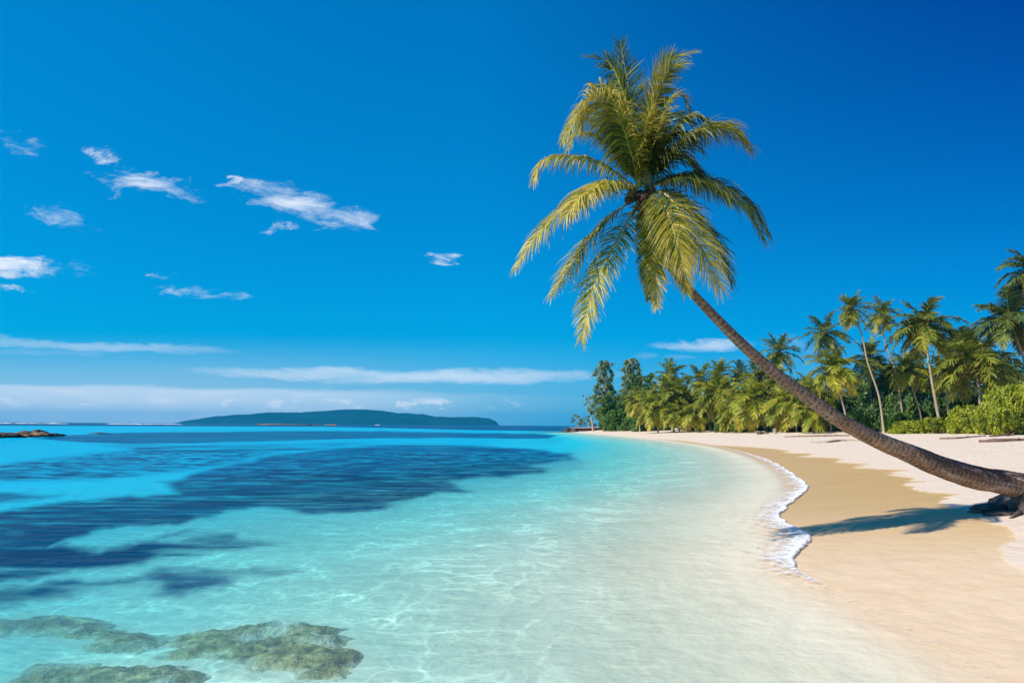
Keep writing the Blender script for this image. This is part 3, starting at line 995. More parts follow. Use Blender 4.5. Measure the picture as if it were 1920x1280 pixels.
# ------------------------------------------------------------------ the palms along the back of the beach
def crown_mesh(name, seed, mat, R_=2.0, nf=24, drop=1.0, low=-55, high=82, n=30):
    rng = np.random.default_rng(seed)
    parts, vs, ts, mis, nv, Fs = [], [], [], [], 0, []
    for k in range(nf):
        u = (k + .5) / nf
        el = R(high - (high - low) * u ** .85 + rng.normal(0, 6))
        az = k * 2.39996 + rng.normal(0, .2)
        L = R_ * rng.uniform(.85, 1.12) * (1.0 - .15 * (el > R(60)))
        d = np.array([math.cos(az) * math.cos(el), math.sin(az) * math.cos(el), math.sin(el)])
        p = np.zeros(3)
        cp = [p.copy()]
        for j in range(5):
            p = p + d * L / 5
            cp.append(p.copy())
            d = nrm(d + np.array([0, 0, -.24 * drop * (1 + .5 * j / 5)]) * (0.6 + .4 * math.cos(el)) + rng.normal(0, .03, 3))
        old = max(0, -math.sin(el))
        Vf, Ff, vv, tv, mi = frond_arrays(cp, rng, up=(math.cos(az) * -.25, math.sin(az) * -.25, 1) if el < R(55) else (-math.cos(az), -math.sin(az), .2),
                                          leaf=.33 * R_, n=n, droop=rng.uniform(.7, 1.5), width=.030 * R_, rib=.012 * R_, K=2,
                                          yellow=.36 + .42 * old + rng.normal(0, .08), tipy=.35 + .5 * old, gap=.14)
        parts.append(Vf)
        Fs.append(Ff + nv)
        nv += len(Vf)
        vs.append(vv)
        ts.append(tv)
        mis.append(mi)
    # the heart: old leaf bases and nuts
    Vl, Fl = lump(rng, (0, 0, -.06 * R_), (.10 * R_, .10 * R_, .16 * R_), seed, 8, .4, 3)
    parts.append(Vl)
    Fs.append(Fl + nv)
    vs.append(np.zeros(len(Vl)))
    ts.append(np.zeros(len(Vl)))
    mis.append(np.full(len(Fl), 2))
    return mesh_np(name, np.vstack(parts), np.vstack(Fs), [mat, M_RIB, M_FIBRE], dict(v=np.concatenate(vs), tip=np.concatenate(ts)), np.concatenate(mis))


CROWNS = {}
for key, mt in (('g', M_PALM_GREEN), ('y', M_PALM_GOLD), ('d', M_PALM_DARK)):
    for v_ in range(3):
        CROWNS[key + 's', v_] = crown_mesh('slim_crown', 200 + v_ * 7 + ord(key), mt, 1.0, 22, .9, -62, 84, 26)
        CROWNS[key + 'w', v_] = crown_mesh('wide_crown', 300 + v_ * 7 + ord(key), mt, 1.0, 26, 1.15, -50, 78, 32)

PALM_GROUP = 'coconut palms along the back of the beach'
# crown px, py, radius px, depth, trunk px points below the crown, crown kind, spin, label
PALMS = [
    (1596, 580, 37, 72, [(1616, 628), (1627, 680), (1648, 743), (1657, 806)], 'gs', 0, 'tallest slim palm whose pale trunk curves down to the sand right behind the leaning trunk'),
    (1653, 590, 36, 78, [(1659, 639), (1679, 697), (1690, 760)], 'gs', 1, 'slim palm with a small dark crown just right of the tallest one'),
    (1548, 625, 44, 84, [(1551, 700)], 'ds', 0, 'dark star shaped palm crown against the sky left of the tallest palm'),
    (1731, 612, 66, 68, [(1742, 680), (1750, 730), (1765, 803)], 'gw', 1, 'broad shaggy palm with a straight pale trunk standing in front of the lime shrubs'),
    (1890, 598, 66, 62, [(1906, 635), (1922, 680), (1945, 760)], 'dw', 0, 'big dark palm high over the lime shrubs with its trunk leaning out to the right'),
    (1938, 510, 62, 60, [(1950, 600)], 'dw', 1, 'highest palm of all, half out of the picture at the right edge'),
    (1826, 678, 78, 64, [(1834, 720), (1838, 765), (1840, 800)], 'gw', 0, 'short palm with long level fronds and a stout grey trunk among the lime shrubs'),
    (1564, 692, 52, 74, [(1572, 729), (1584, 772)], 'yw', 1, 'golden green palm with two drooping skirts under the dark star shaped crown'),
    (1628, 670, 42, 86, [(1632, 730)], 'gs', 1, 'half hidden palm behind the curved trunk of the tallest palm'),
    (1800, 645, 48, 80, [(1802, 720)], 'dw', 0, 'dark palm crown between the broad shaggy palm and the big dark one'),
    (1702, 692, 40, 76, [(1712, 730), (1725, 775)], 'yw', 0, 'small golden palm tucked under the left side of the broad shaggy palm'),
    (1461, 660, 40, 92, [(1462, 730)], 'gs', 0, 'palm crown showing directly above the leaning trunk'),
    (1388, 697, 27, 115, [(1388, 760)], 'ds', 1, 'small pointed palm crown left of the leaning trunk'),
    (1350, 702, 33, 112, [(1351, 760)], 'gs', 1, 'pointed dark palm crown, middle of three small ones against the sky'),
    (1314, 712, 36, 118, [(1315, 770)], 'gs', 0, 'leftmost of three small pointed palm crowns against the sky'),
    (1258, 704, 36, 130, [(1258, 770)], 'gs', 0, 'dark tufted palm top beside the broadleaf trees'),
    (1256, 738, 44, 122, [(1262, 790)], 'yw', 0, 'golden skirted palm directly below the dark tufted top'),
    (1222, 762, 40, 122, [(1232, 790)], 'yw', 1, 'low golden palm next to the green bush at the far end of the beach'),
    (1262, 774, 30, 118, [(1272, 796)], 'yw', 0, 'low yellow palm beside the bleached fallen trunk'),
    (1300, 776, 34, 114, [(1308, 798)], 'yw', 1, 'low sprawling palm just right of the bleached fallen trunk'),
    (1346, 738, 48, 108, [(1334, 765), (1344, 803)], 'yw', 1, 'golden palm with a thin white trunk under the middle pointed crown'),
    (1408, 750, 58, 95, [(1420, 775), (1440, 806)], 'yw', 0, 'wide bright yellow green palm with a leaning trunk behind the shore stump'),
    (1458, 758, 45, 92, [(1463, 790)], 'yw', 1, 'yellow green palm half behind the middle of the leaning trunk'),
    (1488, 752, 50, 88, [(1490, 775), (1494, 803)], 'yw', 0, 'golden palm with a thin straight trunk below the leaning trunk'),
    (1425, 708, 38, 105, [(1424, 760)], 'gw', 1, 'green palm behind the wide bright yellow one'),
    (1522, 738, 46, 84, [(1524, 780)], 'gw', 0, 'green palm right under the bend of the leaning trunk'),
    (1196, 748, 32, 140, [(1198, 780)], 'yw', 0, 'golden palm in front of the round broadleaf tree'),
    (1870, 694, 46, 72, [(1872, 760)], 'dw', 1, 'dark palm behind the right half of the lime shrubs'),
    (1775, 700, 42, 74, [(1778, 770)], 'gw', 0, 'brownish palm low between two pale trunks'),
    (1664, 705, 40, 88, [(1668, 770)], 'dw', 1, 'shaded palm deep between the two slim palms'),
    (1376, 772, 36, 104, [(1378, 795)], 'yw', 1, 'low palm above the small bright green bush'),
    (1286, 745, 38, 122, [(1288, 780)], 'gw', 1, 'green palm filling the gap right of the golden skirted one'),
    (1524, 778, 36, 80, [(1526, 800)], 'yw', 1, 'low palm whose fronds hang to the sand under the leaning trunk'),
    (1452, 712, 36, 104, [(1453, 770)], 'gw', 0, 'green palm hidden behind the leaning trunk below the crown on top of it'),
]
for k, (px, py, rp, Y, tr, kind, spin, lab) in enumerate(PALMS):
    c = at(px, py, Y)
    path = [c] + [at(a, b, Y) for a, b in tr]
    lastx = path[-1][0]
    gz_ = ground_z(lastx, Y)
    if path[-1][2] - gz_ > .8:
        path.append(np.array([lastx + .15, Y, gz_ - .1]))
    else:
        path[-1][2] = gz_ - .1
    base = path[-1]
    root = empty('coconut_palm', base)
    tag(root, lab, 'palm tree', PALM_GROUP)
    pr, L_ = spline([p - base for p in path[::-1]], 36)
    r0 = (.15 if rp > 60 else .11)
    rad = np.linspace(r0, r0 * .62, 36) + r0 * .7 * np.exp(-L_ / .5)
    Vt, Ft, la, aa = tube(pr, rad, 10, k, .08)
    link('trunk', mesh_np('palm_trunk', Vt, Ft, M_BARK_FAR, dict(len=la, ang=aa)), root)
    o = link('crown', CROWNS[kind, (k + spin) % 3], root, c - base)
    o.scale = (rp * 1.12 * Y / F_PX,) * 3
    o.rotation_euler = (random.Random(k).uniform(-.12, .12), random.Random(k + 50).uniform(-.12, .12), spin * 2.1 + k * 1.37)


# ------------------------------------------------------------------ shrubs and broadleaf trees
def leaf_cloud(rng, clumps, n, size, bend=.3, long=1.0, hang=0.0, soft=False):
    """many small leaves spread over the shells of clumps (centre, radius xyz)"""
    w = np.array([c[1][0] * c[1][2] for c in clumps])
    pick = rng.choice(len(clumps), n, p=w / w.sum())
    C = np.array([c[0] for c in clumps])[pick]
    Rr = np.array([c[1] for c in clumps])[pick]
    d = nrm(rng.normal(0, 1, (n, 3)))
    r = rng.uniform(.35, 1.06, n) ** .45
    if soft:
        r = np.abs(rng.normal(0, .62, n))
    p = C + d * Rr * r[:, None]
    if soft:
        p[:, 2] -= .5 * Rr[:, 2] * (r * np.hypot(d[:, 0], d[:, 1])) ** 2
    nrmv = nrm(d + rng.normal(0, .55, (n, 3)) + np.array([0, 0, .35]))
    a = nrm(np.cross(nrmv, rng.normal(0, 1, (n, 3))) + np.array([0, 0, -hang]))
    b = nrm(np.cross(nrmv, a))
    s = size * rng.uniform(.6, 1.35, n)[:, None]
    tip = p + a * s * long - nrmv * s * bend
    Vq = np.stack([p - a * s * long, p + b * s * .62, tip, p - b * s * .62], 1).reshape(-1, 3)
    F = np.arange(n * 4).reshape(-1, 4)
    cv = rng.normal(.5, .16, len(clumps))[pick]
    v = np.clip(cv + rng.normal(0, .16, n), 0, 1)
    return Vq, F, np.repeat(v, 4)


def shrub_mesh(name, seed, mat, rx, rz, nclump, n, size, long=1.0):
    rng = np.random.default_rng(seed)
    cl = []
    for k in range(nclump):
        a, u = rng.uniform(0, 2 * np.pi), rng.uniform(0, 1) ** .6
        z = rng.uniform(.12, .85)
        k_ = math.sqrt(max(0, 1 - z * z)) * u
        r = rng.uniform(.22, .42)
        cl.append((np.array([math.cos(a) * k_ * rx, math.sin(a) * k_ * rx * .8, z * rz]), np.array([r * rx * .75, r * rx * .7, r * rz * .8])))
    V, F, v = leaf_cloud(rng, cl, n, size, long=long)
    V[:, 2] = np.maximum(V[:, 2], .0)
    Vs, Fs, nv = [V], [F], len(V)
    vs, mis = [v], [np.zeros(len(F), int)]
    for k in range(7):                                             # woody stems
        c = cl[k % len(cl)][0]
        pr, _ = spline([np.array([rng.normal(0, .1 * rx), rng.normal(0, .1 * rx), 0]), c * .55 + rng.normal(0, .05, 3), c], 8)
        Vt, Ft, _, _ = tube(pr, np.linspace(.05, .015, 8), 5)
        Vs.append(Vt)
        Fs.append(Ft + nv)
        nv += len(Vt)
        vs.append(np.zeros(len(Vt)))
        mis.append(np.ones(len(Ft), int))
    v = np.concatenate(vs)
    return mesh_np(name, np.vstack(Vs), np.vstack(Fs), [mat, M_DRIFT_DARK], dict(v=v, tip=np.zeros(len(v))), np.concatenate(mis), False)


SHRUBS = {}
for v_ in range(3):
    SHRUBS['lime', v_] = shrub_mesh('lime_shrub', 400 + v_, M_BUSH_LIME, 1.0, 1.0, 34, 5200, .062, 1.15)
    SHRUBS['green', v_] = shrub_mesh('green_shrub', 420 + v_, M_BUSH_GREEN, 1.0, 1.0, 26, 3600, .062)
    SHRUBS['dark', v_] = shrub_mesh('dark_shrub', 440 + v_, M_BUSH_DARK, 1.0, 1.0, 26, 3000, .08)


def place_shrub(px, Y, wpx, toppy, kind, k, label, group):
    x = at(px, 800, Y)[0]
    z = ground_z(x, Y)
    o = link('shrub', SHRUBS[kind, k % 3], None, (x, Y, z - .05))
    top = at(px, toppy, Y)[2]
    r = wpx * Y / F_PX
    o.scale = (r, r * .9, max(.5, top - z))
    o.rotation_euler = (0, 0, k * 1.9)
    return tag(o, label, 'shrub', group)


LIME = [(1905, 57, 42, 722, 'tallest lime green shrub, cut by the right edge behind the thickest drift log'),
        (1868, 59, 36, 730, 'tall lime green shrub just right of the stout grey palm trunk'),
        (1884, 55, 34, 762, 'lower lime green shrub in front of the tall ones, over the thickest drift log'),
        (1815, 62, 32, 760, 'rounded lime green shrub touching the left side of the stout grey trunk'),
        (1785, 64, 34, 768, 'lime green shrub midway between the two pale trunks'),
        (1750, 65, 30, 782, 'lime green shrub at the foot of the straight pale trunk'),
        (1715, 67, 30, 788, 'low lime green shrub left of the straight pale trunk'),
        (1682, 69, 24, 790, 'smallest lime green shrub, beside the foot of the curved trunk'),
        (1850, 57, 26, 772, 'small lime green shrub hugging the right side of the stout grey trunk'),
        (1940, 56, 40, 716, 'lime green shrub mostly outside the right edge of the picture')]
for k, (px, Y, w, tp, lab) in enumerate(LIME):
    place_shrub(px, Y, w, tp, 'lime', k, lab, 'lime green shrubs behind the drift logs')
GREEN = [(1160, 163, 32, 770, 'rounded fresh green bush at the far end of the beach near the boat'),
         (1180, 155, 28, 782, 'lower green bush right of the rounded one at the far end'),
         (1140, 172, 22, 782, 'dull green bush closest to the boat'),
         (1352, 106, 16, 790, 'small bright green bush at the foot of the thin white trunk'),
         (1378, 103, 22, 794, 'low bright green bush spreading on the sand before the dark gap'),
         (1398, 100, 14, 797, 'tiny bright green bush left of the shore stump'),
         (1612, 78, 30, 770, 'dark green bush left of the curved slim trunk'),
         (1672, 74, 26, 778, 'fresh green bush right of the curved slim trunk'),
         (1208, 143, 26, 786, 'green bush under the low golden palm'),
         (1700, 76, 28, 772, 'shaded green bush behind the low lime shrubs')]
for k, (px, Y, w, tp, lab) in enumerate(GREEN):
    place_shrub(px, Y, w, tp, 'green', k, lab, 'green bushes under the palms')
rng = np.random.default_rng(5)
VEG = [(1120, 190), (1140, 172), (1200, 152), (1260, 134), (1330, 115), (1400, 101), (1480, 90), (1560, 82), (1650, 78), (1740, 76), (1840, 72), (1920, 66), (2080, 58)]
vx, vy = zip(*VEG)
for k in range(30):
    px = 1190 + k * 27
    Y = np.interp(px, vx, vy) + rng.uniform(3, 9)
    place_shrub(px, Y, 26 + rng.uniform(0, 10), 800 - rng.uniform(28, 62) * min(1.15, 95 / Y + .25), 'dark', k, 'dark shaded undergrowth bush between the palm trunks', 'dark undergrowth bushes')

# the dense wood behind, one mass
rng = np.random.default_rng(8)
cl = []
for k in range(420):
    px = rng.uniform(1150, 2150)
    Y = np.interp(px, vx, vy) + rng.uniform(12, 34)
    top = np.interp(px, [1150, 1230, 1300, 1450, 1600, 1700, 1760, 1900], [758, 735, 735, 705, 705, 690, 655, 665])
    py = rng.uniform(top + 8, 800)
    c = at(px, py, Y)
    r = rng.uniform(1.0, 2.1)
    cl.append((c, np.array([r * 1.2, r, r])))
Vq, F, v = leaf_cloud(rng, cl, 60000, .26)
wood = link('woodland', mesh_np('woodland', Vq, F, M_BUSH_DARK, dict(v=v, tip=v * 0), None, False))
tag(wood, 'dark mass of dense woodland behind the palms', 'woodland', None, 'stuff')


def leafy_tree(name, px, Y, top, bot, wpx, mat, seed, label, cat, clumps, n, size, long=1.0, hang=0.0, taper=.6, group=None, lean=0.0, squash=.8):
    rng = np.random.default_rng(seed)
    x = at(px, 800, Y)[0]
    z = ground_z(x, Y)
    root = empty(name, (x, Y, z - .05))
    tag(root, label, cat, group)
    zt, zb = at(px, top, Y)[2] - z, at(px, bot, Y)[2] - z
    w = wpx * Y / F_PX
    cl, limbs = [], []
    H = zt
    for k in range(clumps):
        u = (k + rng.uniform(0, 1)) / clumps
        zz = zb + (zt - zb) * u
        ww = w * (1 - taper * u ** 1.6) * (.55 + .45 * min(1, u * 3))
        a = k * 2.4 + rng.uniform(0, 1)
        rr_ = rng.uniform(.25, .95) * ww
        r = w * rng.uniform(.20, .38) * (1 - .4 * u) * (.85 if long > 1.3 else 1)
        c = np.array([math.cos(a) * rr_ + lean * u, math.sin(a) * rr_ * .8, zz - r * .3])
        cl.append((c, np.array([r * 1.1, r, r * squash])))
        limbs.append((np.array([lean * u * .8, 0, max(.3, zz - rr_ * .9)]), c))
    pr, _ = spline([np.array([0, 0, 0]), np.array([lean * .3, .1, H * .4]), np.array([lean * .9, 0, H * .93])], 18)
    Vt, Ft, la, aa = tube(pr, np.linspace(.028 * H, .004 * H, 18), 8, seed, .1)
    Vs, Fs, nv, L2, A2 = [Vt], [Ft], len(Vt), [la], [aa]
    for a, b in limbs:
        pr, _ = spline([a, (a + b) / 2 + np.array([0, 0, .04 * H]), b], 8)
        Vl, Fl, la, aa = tube(pr, np.linspace(.008 * H, .002 * H, 8), 5)
        Vs.append(Vl)
        Fs.append(Fl + nv)
        nv += len(Vl)
        L2.append(la)
        A2.append(aa)
    link('trunk', mesh_np('tree_trunk', np.vstack(Vs), np.vstack(Fs), M_BARK_FAR, dict(len=np.concatenate(L2), ang=np.concatenate(A2))), root)
    Vq, F, v = leaf_cloud(rng, cl, n, size, long=long, hang=hang, soft=long > 1.3)
    link('crown', mesh_np('tree_crown', Vq, F, mat, dict(v=v, tip=v * 0), None, False), root)


leafy_tree('casuarina_tree', 1134, 176, 676, 784, 27, M_NEEDLE, 21, 'tall feathery grey green tree standing furthest out on the point', 'tree', 90, 15000, .18, 1.5, .6, .35, 'broadleaf trees on the point')
leafy_tree('casuarina_tree', 1184, 170, 671, 775, 30, M_NEEDLE, 22, 'tall feathery tree with a narrow spiky top beside the round broadleaf tree', 'tree', 90, 15000, .18, 1.5, .6, .42, 'broadleaf trees on the point')
leafy_tree('casuarina_tree', 1112, 180, 740, 775, 15, M_NEEDLE, 23, 'thin low feathery tree reaching out over the water left of the tall one', 'tree', 18, 1300, .15, 1.9, .6, .3, 'broadleaf trees on the point', -1.2)
leafy_tree('casuarina_tree', 1083, 225, 776, 792, 16, M_NEEDLE, 24, 'faint low tree far off behind the boat', 'tree', 10, 900, .2, 1.4, .3, .3, 'broadleaf trees on the point')
leafy_tree('casuarina_tree', 1104, 215, 778, 794, 12, M_NEEDLE, 25, 'faint low tree between the far one and the beach, over the boat', 'tree', 8, 700, .2, 1.4, .3, .3, 'broadleaf trees on the point')
leafy_tree('broadleaf_tree', 1206, 158, 700, 785, 38, M_BUSH_GREEN, 26, 'round topped green broadleaf tree left of the dark tufted palm', 'tree', 40, 10000, .22, 1.0, 0, .45, 'broadleaf trees on the point')
leafy_tree('broadleaf_tree', 1152, 168, 735, 794, 36, M_BUSH_GREEN, 27, 'bushy green broadleaf tree at the foot of the tall feathery one', 'tree', 34, 9000, .22, 1.0, 0, .4, 'broadleaf trees on the point')

# ------------------------------------------------------------------ driftwood and wreckage on the sand
LOGS = [([(1472, 819.5), (1510, 818.5), (1550, 818), (1592, 817)], 1.6, 'd', 'long thin brown drift log left of the leaning trunk'),
        ([(1522, 830), (1552, 829.5), (1580, 827), (1612, 826)], 2.0, 'n', 'pale sand coated drift log touching the lower leaning trunk from the left'),
        ([(1472, 811), (1510, 808.5), (1545, 806.5), (1572, 806)], 1.5, 'd', 'thin dark drift log along the foot of the palms'),
        ([(1422, 814.5), (1431, 813), (1440, 813.5)], 2.6, 'd', 'short dark drift stub left of the shore stump'),
        ([(1682, 807), (1720, 806), (1766, 805)], 3.2, 'd', 'long brown drift log behind the lime shrubs\' left end'),
        ([(1762, 806), (1810, 805), (1862, 805)], 4.0, 'n', 'long grey drift log in front of the stout grey palm trunk'),
        ([(1852, 808), (1885, 807.5), (1932, 807)], 6.5, 'd', 'thickest drift log, lying at the right edge under the lime shrubs'),
        ([(1762, 823), (1800, 821.5), (1848, 817.5)], 2.0, 'd', 'thin drift branch on the open sand below the grey log'),
        ([(1855, 818.5), (1880, 817.5), (1902, 816)], 1.5, 'd', 'short drift branch right of the thin one'),
        ([(1836, 829), (1875, 828), (1932, 825)], 3.4, 'd', 'reddish drift branch nearest the camera at the right edge'),
        ([(1309, 811), (1322, 810), (1336, 809.5)], 1.0, 'd', 'small brown drift log under the golden palm with a white trunk'),
        ([(1356, 811.5), (1370, 811), (1386, 811.5)], 1.0, 'd', 'small dark drift log before the low bright green bush'),
        ([(1198, 804.5), (1210, 804), (1224, 803.5)], 1.0, 'd', 'small drift log at the far end below the low golden palm')]
for k, (pp, wpx, kd, lab) in enumerate(LOGS):
    cp = [ground_hit(*p) for p in pp]
    Y = cp[0][1]
    base = cp[0].copy()
    rng = np.random.default_rng(60 + k)
    cp = [np.array([c[0], c[1], ground_z(c[0], c[1]) + wpx * Y / F_PX * .25]) - base for c in cp]
    cp = [c + (np.array([0, rng.normal(0, .15), rng.uniform(0, .06)]) if 0 < j < len(cp) - 1 else 0) for j, c in enumerate(cp)]
    pr, _ = spline(cp, 30)
    r = wpx * Y / F_PX * (1 - .45 * np.linspace(0, 1, 30) ** 2) * (1 + .12 * rng.normal(0, 1, 30).cumsum() / 4)
    Vt, Ft, la, aa = tube(pr, np.maximum(np.abs(r), .02), 12, k, .5)
    parts = [(Vt, Ft)]
    for q in range(2):
        i = rng.integers(6, 24)
        e = pr[i] + np.array([rng.normal(0, .4), rng.normal(-.2, .3), rng.uniform(.05, .3)]) * (wpx * Y / F_PX * 5)
        e[2] = max(e[2], pr[i][2] - .05)
        p2, _ = spline([pr[i], (pr[i] + e) / 2 + .06, e], 6)
        V2, F2, _, _ = tube(p2, np.linspace(.4, .15, 6) * wpx * Y / F_PX, 6)
        parts.append((V2, F2))
    Vt, Ft = join(parts)
    o = link('drift_log', mesh_np('drift_log', Vt, Ft, M_DRIFT_DARK if kd == 'd' else M_DRIFT), None, base)
    tag(o, lab, 'driftwood', 'drift logs along the beach')
# bleached fallen trunk and stump
b0, b1 = ground_hit(1260, 807), None
b1 = at(1284, 793, b0[1])
pr, _ = spline([b0 * 0, (b1 - b0) * .5 + np.array([.0, 0, -.25]), b1 - b0], 16)
Vt, Ft, la, aa = tube(pr, np.linspace(.34, .10, 16), 10, 5, .15)
tag(link('fallen_trunk', mesh_np('fallen_trunk', Vt, Ft, M_PALE), None, b0), 'pale bleached fallen trunk leaning out of the far palms', 'driftwood')
g = ground_hit(1453, 813)
pr, _ = spline([np.array([0, 0, -.1]), np.array([.03, 0, .3]), np.array([0, .02, .62])], 8)
Vt, Ft, la, aa = tube(pr, [.34, .28, .25, .24, .23, .23, .24, .22], 12, 9, .25)
tag(link('tree_stump', mesh_np('tree_stump', Vt, Ft, M_DRIFT), None, g), 'pale upright stump on the sand by the wide yellow green palm', 'tree stump')


# small bits of shell, twig and weed along the wrack lines, uncountable
rng = np.random.default_rng(90)
LV, LF = [], []
n_ = 900
lx, ly = [], []
while len(lx) < n_:
    Y = 5 + 75 * rng.uniform(0, 1) ** 1.7
    X = rng.uniform(.25, .85) * Y
    lx.append(X)
    ly.append(Y)
lx, ly = np.array(lx), np.array(ly)
sdl = shore_sd(lx, ly)
ok = (sdl > 5.5) & (fbm(lx * .35, ly * .35, 201, 3) + .12 * np.exp(-((sdl - 9) / 3) ** 2) > .52)
lx, ly = lx[ok], ly[ok]
lz = land_h(lx, ly)
for x, y, z in zip(lx, ly, lz):
    L = rng.uniform(.006, .022) * (1 + y / 30)
    a = rng.uniform(0, np.pi)
    d = np.array([math.cos(a), math.sin(a), rng.normal(0, .1)]) * L
    p = np.array([x, y, z + .004])
    pr = np.stack([p - d, p + np.array([rng.normal(0, .2) * L, rng.normal(0, .2) * L, L * .15]), p + d])
    Vt, Ft, _, _ = tube(pr, np.array([.10, .22, .08]) * L, 5)
    LV.append((Vt, Ft))
Vt, Ft = join(LV)
tag(link('beach_litter', mesh_np('beach_litter', Vt, Ft, M_DRIFT_DARK)), 'scattered bits of twig, husk and shell on the dry sand', 'litter', None, 'stuff')

# ------------------------------------------------------------------ boats
def hull(L, Wd, H, nl=28, nw=9, sheer=.35):
    """open hull along +x, bow at +x: outer skin, V, F"""
    u = np.linspace(0, 1, nl)
    hw = Wd / 2 * np.clip(np.sin(np.pi * (.18 + .82 * u) ** 1.0) ** .55, .02, 1) * np.where(u > .97, .35, 1)
    zt = H * (1 + sheer * (np.abs(u - .35) / .65) ** 2.2)
    zb = H * .55 * smooth(u, .78, 1.02)
    t = np.linspace(-1, 1, nw)
    X = np.repeat((u * L)[:, None], nw, 1)
    Yy = hw[:, None] * np.sign(t) * np.abs(t) ** .8
    Z = zb[:, None] + (zt - zb)[:, None] * np.abs(t)[None] ** 2.6
    return np.stack([X, Yy, Z], -1).reshape(-1, 3), grid_faces(nl, nw), (u, hw, zt, zb)


M_HULL = simple_mat('hull_maroon', (.055, .022, .020), (.12, .045, .036), 2.5, .6)
M_HULLIN = simple_mat('hull_inside', (.03, .04, .06), (.06, .07, .09), 3, .8)
M_WHITE = simple_mat('white_paint', (.62, .60, .60), (.74, .72, .72), 2.5, .5)
M_BLUE = simple_mat('blue_white_paint', (.30, .38, .55), (.62, .64, .70), 1.5, .5)
M_RUBBER = simple_mat('black_rubber', (.012, .012, .014), (.03, .03, .03), 5, .7)
g = ground_hit(1105, 807.5)
Yb = g[1]
x0, x1 = at(1066, 805, Yb)[0], at(1148, 805, Yb)[0]
LB = x1 - x0
boat = empty('boat', (x0, Yb, .12))
boat.rotation_euler = (0, R(-1.2), R(4))
tag(boat, 'long dark maroon wooden boat drawn up on the far point of the beach', 'boat')
Vh, Fh, (u, hw, zt, zb) = hull(LB, 2.3, .95)
link('hull', mesh_np('boat_hull', Vh, Fh, M_HULL), boat)
Vi = Vh.copy()
Vi[:, 1] *= .93
Vi[:, 2] += .05
link('inner_hull', mesh_np('boat_inner_hull', Vi, Fh[:, ::-1], M_HULLIN), boat)
for sgn in (1, -1):
    pr = np.stack([u * LB, sgn * hw, zt], -1)
    Vt, Ft, _, _ = tube(pr, np.full(len(u), .09), 6)
    link('gunwale', mesh_np('boat_gunwale', Vt, Ft, M_WHITE), boat)
for uu in (.25, .5, .72):
    i = int(uu * 27)
    pr = np.stack([np.full(4, uu * LB), np.linspace(-hw[i] * .9, hw[i] * .9, 4), np.full(4, zt[i] * .72)], -1)
    Vt, Ft, _, _ = tube(pr, np.full(4, .14), 4)
    link('thwart', mesh_np('boat_thwart', Vt, Ft, M_DRIFT), boat)
# a black tyre standing on the boat
th = np.linspace(0, 2 * np.pi, 33)
i = int(.62 * 27)
pr = np.stack([.42 * np.cos(th), 0 * th, .42 * np.sin(th)], -1)
Vt, Ft, _, _ = tube(pr, np.full(33, .17), 10, cap=False)
tyre = link('tyre', mesh_np('tyre', Vt, Ft, M_RUBBER), None, (x0 + .60 * LB, Yb + .45, .12 + zt[i] + .62))
tyre.rotation_euler = (R(8), 0, R(25))
tag(tyre, 'black tyre standing on the side of the maroon boat', 'tyre')
# small dinghy below the far palms
g = ground_hit(1252, 806)
d0 = empty('dinghy', g)
d0.rotation_euler = (R(10), 0, R(15))
tag(d0, 'small blue and white dinghy lying under the far palms beside the bleached trunk', 'dinghy')
Vh, Fh, (u, hw, zt, zb) = hull(2.6, 1.1, .5)
link('hull', mesh_np('dinghy_hull', Vh, Fh, M_BLUE), d0)
Vi = Vh.copy()
Vi[:, 1] *= .9
Vi[:, 2] += .04
link('inner_hull', mesh_np('dinghy_inner_hull', Vi, Fh[:, ::-1], M_WHITE), d0)

# ------------------------------------------------------------------ rocks
M_REEF_ROCK = simple_mat('reef_rock', (.07, .045, .03), (.36, .21, .11), 1.1, .9, .15)
M_ROCK_DARK = simple_mat('dark_wet_rock', (.035, .025, .022), (.12, .08, .06), 1.2, .7, .15)


def boulder(px, py, wpx, hpx, mat, seed, label, group, name='rock', Y=None, n=18, flat=.8):
    c = hit(px, py, 0.0) if Y is None else at(px, py, Y)
    k = c[1] / F_PX
    rng = np.random.default_rng(seed)
    parts = [lump(rng, (0, 0, 0), (wpx * k / 2, wpx * k / 2 * flat, hpx * k), seed, n, .5, 2.4)]
    o = link(name, mesh_np(name, *parts[0], mat), None, (c[0], c[1], -.05 * hpx * k))
    return tag(o, label, 'rock', group)


ISL = [(8, 820, 60, 9, 'd', 'low brown rock of the reef ledge, cut by the left edge of the picture'), (42, 819.5, 56, 9.5, 'l', 'sunlit tan rock of the reef ledge, second from the left edge'), (74, 818.5, 46, 9, 'l', 'tan rock in the middle of the reef ledge with a dark top'),
       (98, 817.5, 46, 5.5, 'd', 'dark flat rock towards the right end of the reef ledge'), (-30, 821, 60, 10, 'l', 'rock of the reef ledge just outside the left edge'), (112, 816, 26, 2.6, 'd', 'thin dark rock tapering off the right end of the reef ledge'),
       (60, 815.5, 60, 9.5, 'd', 'dark rock behind the tan ones on the reef ledge')]
for k, (px, py, w, h, m_, lab) in enumerate(ISL):
    boulder(px, py, w, h, M_REEF_ROCK if m_ == 'l' else M_ROCK_DARK, 70 + k, lab, 'rocks of the reef ledge at the left', n=22)
boulder(188, 812.6, 34, 2.0, M_ROCK_DARK, 88, 'small flat dark rock awash right of the reef ledge', None)
for k, (px, w, h) in enumerate([(1061, 13, 6), (1076, 16, 7)]):
    g = ground_hit(px, 807.5)
    Y = Yb - 1.5
    boulder(px, 806.5, w, h, M_ROCK_DARK, 90 + k, ['dark round rock at the water\'s edge, left of the boat\'s stern', 'larger dark rock against the boat\'s stern'][k], None, Y=Y)
